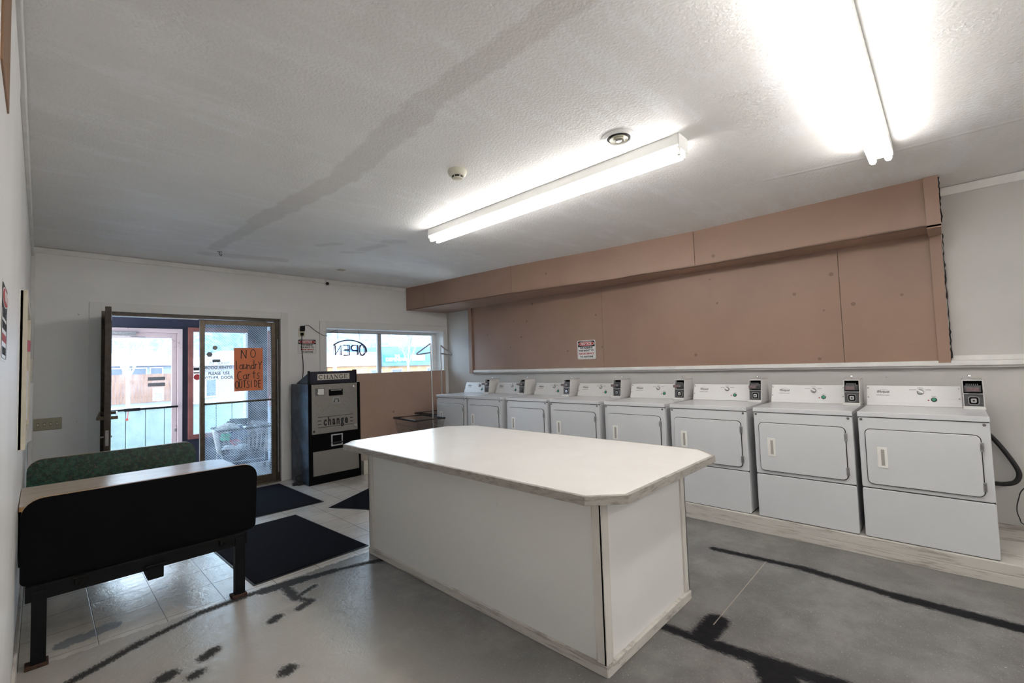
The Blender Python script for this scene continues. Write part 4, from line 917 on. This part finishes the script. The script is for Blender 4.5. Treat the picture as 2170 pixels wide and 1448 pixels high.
b = NB(); box(b, 2.60, 2.64, 6.95, 8.1, 1.0, 1.05); box(b, 2.60, 2.64, 6.95, 8.1, 2.08, 2.12); box(b, 2.60, 2.64, 6.95, 7.0, 1.05, 2.08); box(b, 2.60, 2.64, 8.05, 8.1, 1.05, 2.08); obj('window_frame', b, M['maroon'], o, .003)
obj('pane', box(NB(), 2.66, 2.665, 7.0, 8.05, 1.05, 2.08), M['glass'], o)
b = NB(); box(b, 2.594, 2.600, 7.55, 8.02, .88, 1.06); tag(obj('notice', b, pm('pink_notice_paper', (.50, .27, .26), .6), None), 'pink framed notice on the vestibule side wall below its window', 'notice')
# outer door
o = sthing('door_3', 'outer mauve framed glass door seen through the open doorway')
b = NB(); box(b, 1.40, 1.46, V1-.03, V1+.1, -.01, 2.12); box(b, .25, 1.40, V1-.03, V1+.1, 2.06, 2.12); box(b, .25, .29, V1-.03, V1+.1, -.01, 2.12); obj('door_frame', b, M['pinkframe'], o, .003)
b = NB(); box(b, 1.335, 1.395, V1, V1+.045, 0, 2.055); box(b, .295, .355, V1, V1+.045, 0, 2.055); box(b, .355, 1.335, V1, V1+.045, 1.985, 2.055); box(b, .355, 1.335, V1, V1+.045, 0, .22); obj('stile_and_rail', b, M['pinkframe'], o, .003)
obj('glass_pane', box(NB(), .355, 1.335, V1+.02, V1+.025, .22, 1.985), M['glass'], o)
b = NB(); tube(b, [(.33, V1-.06, .985), (1.40, V1-.06, .985)], .014, 8); box(b, .80, .97, V1-.08, V1-.04, .965, 1.005); obj('push_bar', b, M['blackmetal'], o)
b = NB(); box(b, .55, .92, V1-.09, V1-.03, 2.015, 2.06); tube(b, [(.60, V1-.07, 2.0), (.85, V1-.14, 1.995), (1.02, V1-.06, 1.99)], .008, 6); obj('door_closer', b, M['zinc'], o, .003)
b = NB(); box(b, 1.37, 1.385, V1-.012, V1, .62, .66); obj('latch', b, M['zinc'], o)
for z0, z1 in ((1.375, 1.425), (1.29, 1.34)):
    obj('sticker', box(NB(), 1.063, 1.26, V1+.015, V1+.019, z0, z1), M['greydark'], o)
obj('paper_notice', box(NB(), 1.119, 1.247, V1+.015, V1+.019, 1.082, 1.272), M['paper'], o)
b = NB(); words(b, 'Notice', .03, (1.183, V1+.0145, 1.18), UX, UZ, 1); 
for k in range(5): box(b, 1.135, 1.23, V1+.0140, V1+.0146, 1.105+k*.012, 1.108+k*.012)
obj('notice_lettering', b, M['greytext'], o)
b = NB(); tube(b, [(.845, V1-.06, .97), (.835, V1-.06, .86)], .004, 5); box(b, .820, .845, V1-.063, V1-.058, .84, .87); obj('hanging_tag', b, M['redtext'], o)

# cart full of clothes
t = thing('laundry_cart', 'wire laundry cart heaped with clothes outside the closed glass door', 'cart', (1.70, 7.28, -.01), math.radians(-4)); cart(t, False, w_=.74, l_=.50, h_=.66, nw=12)
def blob(name, label, c, r, mt, seed, cat='clothes'):
    b = NB(); bmesh.ops.create_icosphere(b, subdivisions=4, radius=1)
    rnd = random.Random(seed); ph = [rnd.random()*6 for _ in range(6)]
    for v in b.verts:
        p = v.co.copy(); k = 1+.16*math.sin(5*p.x+ph[0]+3*p.z)+.12*math.sin(9*p.y+ph[1]+4*p.x)+.08*math.sin(15*p.z+ph[2]+8*p.y)+.05*math.sin(23*p.x+ph[3])
        v.co = Vector((p.x*r[0]*k, p.y*r[1]*k, p.z*r[2]*k))
    o = obj(name, b, mt, None, smooth=True); o.location = c; tag(o, label, cat, 'clothes heaped in the outdoor cart')
G = lambda n, c: pm(n, c, .9, var=.3, vs=20, bs=.6, bd=.01, bscale=30)
blob('blanket', 'grey blanket bulging over the right side of the clothes cart', (2.24, 7.44, .62), (.14, .13, .10), G('grey_fabric', (.22, .22, .23)), 1)
blob('blanket', 'pale striped blanket on top left of the clothes cart', (1.90, 7.52, .665), (.13, .13, .06), G('pale_fabric', (.50, .48, .45)), 2)
blob('garment', 'black garment on top of the clothes cart', (2.03, 7.57, .73), (.14, .10, .045), G('black_fabric', (.02, .02, .025)), 3)
blob('garment', 'green garment at the left end of the clothes cart', (1.82, 7.39, .55), (.06, .05, .05), G('green_fabric', (.04, .42, .22)), 4)
blob('garment', 'red garment low in the clothes cart', (1.94, 7.40, .46), (.06, .05, .04), G('red_fabric', (.42, .05, .06)), 5)
blob('garment', 'blue garment in the middle of the clothes cart', (2.02, 7.53, .56), (.12, .12, .09), G('blue_fabric', (.05, .08, .18)), 6)
blob('garment', 'white garment at the bottom of the clothes cart', (1.95, 7.50, .38), (.15, .12, .03), G('white_fabric', (.62, .62, .62)), 7)

# ------------------------------------------------------------------ outdoors
struct('floor_outdoors', box(NB(), -60, 140, 9.35, 150, -.3, -.1), M['asphalt'])
t = thing('siding_wall', 'low pale green grooved siding wall outside the vestibule', 'wall', (-1.5, 9.4, -.1))
b = NB()
gs = pm('pale_green_siding', (.31, .39, .36), .6, var=.08)
for k in range(24): box(b, k*.245, k*.245+.235, 0, .03, .30, 1.03)
obj('siding', b, gs, t, .002); obj('backing', box(NB(), 0, 5.9, .03, .06, 0, 1.03), pm('siding_groove', (.16, .18, .17), .8), t)
obj('cap', box(NB(), -.02, 5.92, -.03, .10, 1.03, 1.05), M['frame'], t, .003); obj('ledge', box(NB(), -.02, 5.92, -.12, .03, 0, .30), M['white'], t, .004)
t = thing('board_fence', 'long brown board fence across the street', 'fence', (-8, 33, -.1))
b = NB()
for k in range(110): box(b, k*.16, k*.16+.152, random.random()*.015, .03+random.random()*.01, 0, 1.62+random.random()*.015)
obj('boards', b, worn_mat('brown_fence_boards', (.25, .135, .09), (.15, .08, .06), .45, .65, (3, 1, .3), 3), t)
obj('rail', box(NB(), 0, 17.6, .04, .10, .3, .4), M['wood2'], t); obj('rail', box(NB(), 0, 17.6, .04, .10, 1.2, 1.3), M['wood2'], t)
snow = pm('snowy_roof', (.60, .61, .64), .7, var=.04, vs=1)
def house(label, x0, x1, y, ze, zr, wallm, wins, hip=1.2, base=-.1, depth=8, roofm=None):
    t = thing('house', label, 'building', (x0, y, base)); w_ = x1-x0
    obj('walls', box(NB(), 0, w_, 0, depth, 0, ze-base), wallm, t)
    b = NB(); z0 = ze-base; z1 = zr-base
    vs = [b.verts.new(p) for p in ((-.4, -.4, z0), (w_+.4, -.4, z0), (w_+.4, depth+.4, z0), (-.4, depth+.4, z0), (hip, depth/2, z1), (w_-hip, depth/2, z1))]
    for f in ((0, 3, 2, 1), (0, 1, 5, 4), (1, 2, 5), (2, 3, 4, 5), (3, 0, 4)): b.faces.new([vs[i] for i in f])
    obj('roof', b, roofm or snow, t)
    b = NB(); box(b, -.42, w_+.42, -.45, -.38, z0-.12, z0+.03); obj('fascia', b, M['frame'], t)
    for (a, c, d, e) in wins:
        f = obj('window', box(NB(), a-.07, c+.07, -.05, -.01, d-.07, e+.07), M['frame'], t); obj('pane', box(NB(), a, c, -.06, -.045, d, e), M['sky_pane'], f)
    return t
M['sky_pane'] = pm('dark_window_pane', (.10, .12, .16), .15, var=.1)
house('long low house with a white roof behind the board fence', -2.5, 7.5, 45, 2.32, 3.75, pm('grey_blue_siding', (.22, .25, .32), .7), [(3.6, 4.3, 1.2, 2.2), (5.4, 6.8, 1.1, 2.1), (7.3, 8.2, 1.3, 2.1), (8.5, 9.2, 1.3, 2.1)])
house('pale pink flat building seen through the closed glass door', 5.0, 10.5, 24, 1.92, 2.55, pm('pale_pink_wall', (.42, .34, .33), .7), [(.16, .52, .55, 1.27), (2.6, 3.4, .6, 1.3)], depth=4)
t = thing('shop_building', 'orange and blue shop building across the street with a green DISPENSARY sign', 'building', (15.6, 35, -.1))
obj('walls', box(NB(), 0, 12, 0, 6, 0, 1.75), pm('orange_shop_wall', (.50, .27, .12), .7), t)
obj('fascia', box(NB(), 4.45, 12, -.5, 6, 1.68, 3.35), pm('blue_fascia', (.08, .17, .32), .6), t)
obj('roof', box(NB(), -1.0, 4.4, -.3, 6, 1.76, 2.9), pm('pale_pink_roof', (.55, .47, .47), .7), t)
obj('sign_board', box(NB(), 4.6, 7.0, -.56, -.5, 2.05, 2.65), pm('green_sign', (.03, .42, .26), .5), t)
b = NB(); words(b, 'DISPENSARY', .42, (5.85, -.57, 2.22), UX, UZ, .95, .012); obj('lettering', b, M['white'], t); b = NB(); words(b, 'THE', .3, (5.85, -.57, 2.52), UX, UZ, .95, .01); obj('lettering', b, M['white'], t)
obj('white_sign', box(NB(), 7.35, 8.75, -.56, -.5, 2.1, 2.62), M['white'], t)
for x in (.4, 3.6, 5.6, 9.3): 
    f = obj('window', box(NB(), x, x+1.1, -.05, 0, .5, 1.45), M['frame'], t); obj('pane', box(NB(), x+.08, x+1.02, -.07, -.05, .58, 1.37), M['sky_pane'], f)
def tree(label, loc, h, r, seed, spread=.75, n=6):
    rnd = random.Random(seed); b = NB()
    def grow(p, d, L_, rad, lv):
        pts = [p]; q = p.copy(); dd = d.copy(); m = 4
        for i in range(m):
            dd = (dd+Vector((rnd.uniform(-.1, .1)*(lv < 4)+rnd.uniform(-.02, .02), rnd.uniform(-.1, .1)*(lv < 4), rnd.uniform(0, .14)))).normalized(); q = q+dd*L_/m; pts.append(q.copy())
        tube(b, pts, [rad*(1-.4*i/m) for i in range(m+1)], 6 if lv > 2 else 4)
        if lv == 0: return
        for k in range(n if lv > 1 else 4):
            s = pts[rnd.randint(1 if lv < 4 else 3, m)]; a = rnd.uniform(0, 2*PI) if lv < 4 else 2*PI*k/n+rnd.uniform(-.3, .3)
            nd = (dd*1.0+Vector((math.cos(a), math.sin(a), rnd.uniform(.3, .8)))*spread).normalized(); grow(s, nd, L_*rnd.uniform(.6, .8), rad*.45, lv-1)
    grow(Vector((0, 0, 0)), Vector((0, 0, 1)), h*.40, r, 4)
    o = obj('bare_tree', b, pm('pale_bark', (.33, .31, .30), .9, var=.2), None); o.location = loc; tag(o, label, 'tree')
tree('bare leafless tree by the street seen through the open doorway', (1.86, 18, -.1), 4.8, .065, 3)
tree('bare leafless tree in front of the shop seen through the wide window', (15.7, 24, -.1), 5.8, .085, 11)
b = NB(); tube(b, [(0, 0, 0), (0, 0, 8)], .065, 10); o = obj('utility_pole', b, pm('weathered_pole', (.34, .32, .31), .9), None); o.location = (7.38, 16, -.1); tag(o, 'thin utility pole at the left of the wide window', 'pole')
# wooded hill
b = NB(); nx, ny = 80, 10; grid = []
rnd = random.Random(4)
for j in range(ny+1):
    grid.append([b.verts.new((-70+i*3.2, 75+j*6, -.2+ (j/ny)**.7*34*(.8+.2*math.sin(i*.25))+ rnd.uniform(-.8, .8)*(j > 0))) for i in range(nx+1)])
for j in range(ny):
    for i in range(nx): b.faces.new((grid[j][i], grid[j][i+1], grid[j+1][i+1], grid[j+1][i]))
hm, nt_, bs_ = newmat('wooded_snowy_hill'); P_ = wpos(nt_)
nt_.links.new(mix(nt_, ramp(nt_, noise(nt_, .9, 6, .75, P_), .42, .58), (.10, .13, .17), (.20, .24, .29)), bs_.inputs['Base Color']); bs_.inputs['Roughness'].default_value = .95
o = obj('hill', b, hm, None, smooth=True); o['kind'] = 'structure'; o['label'] = 'wooded hillside beyond the street'; o['category'] = 'hill'
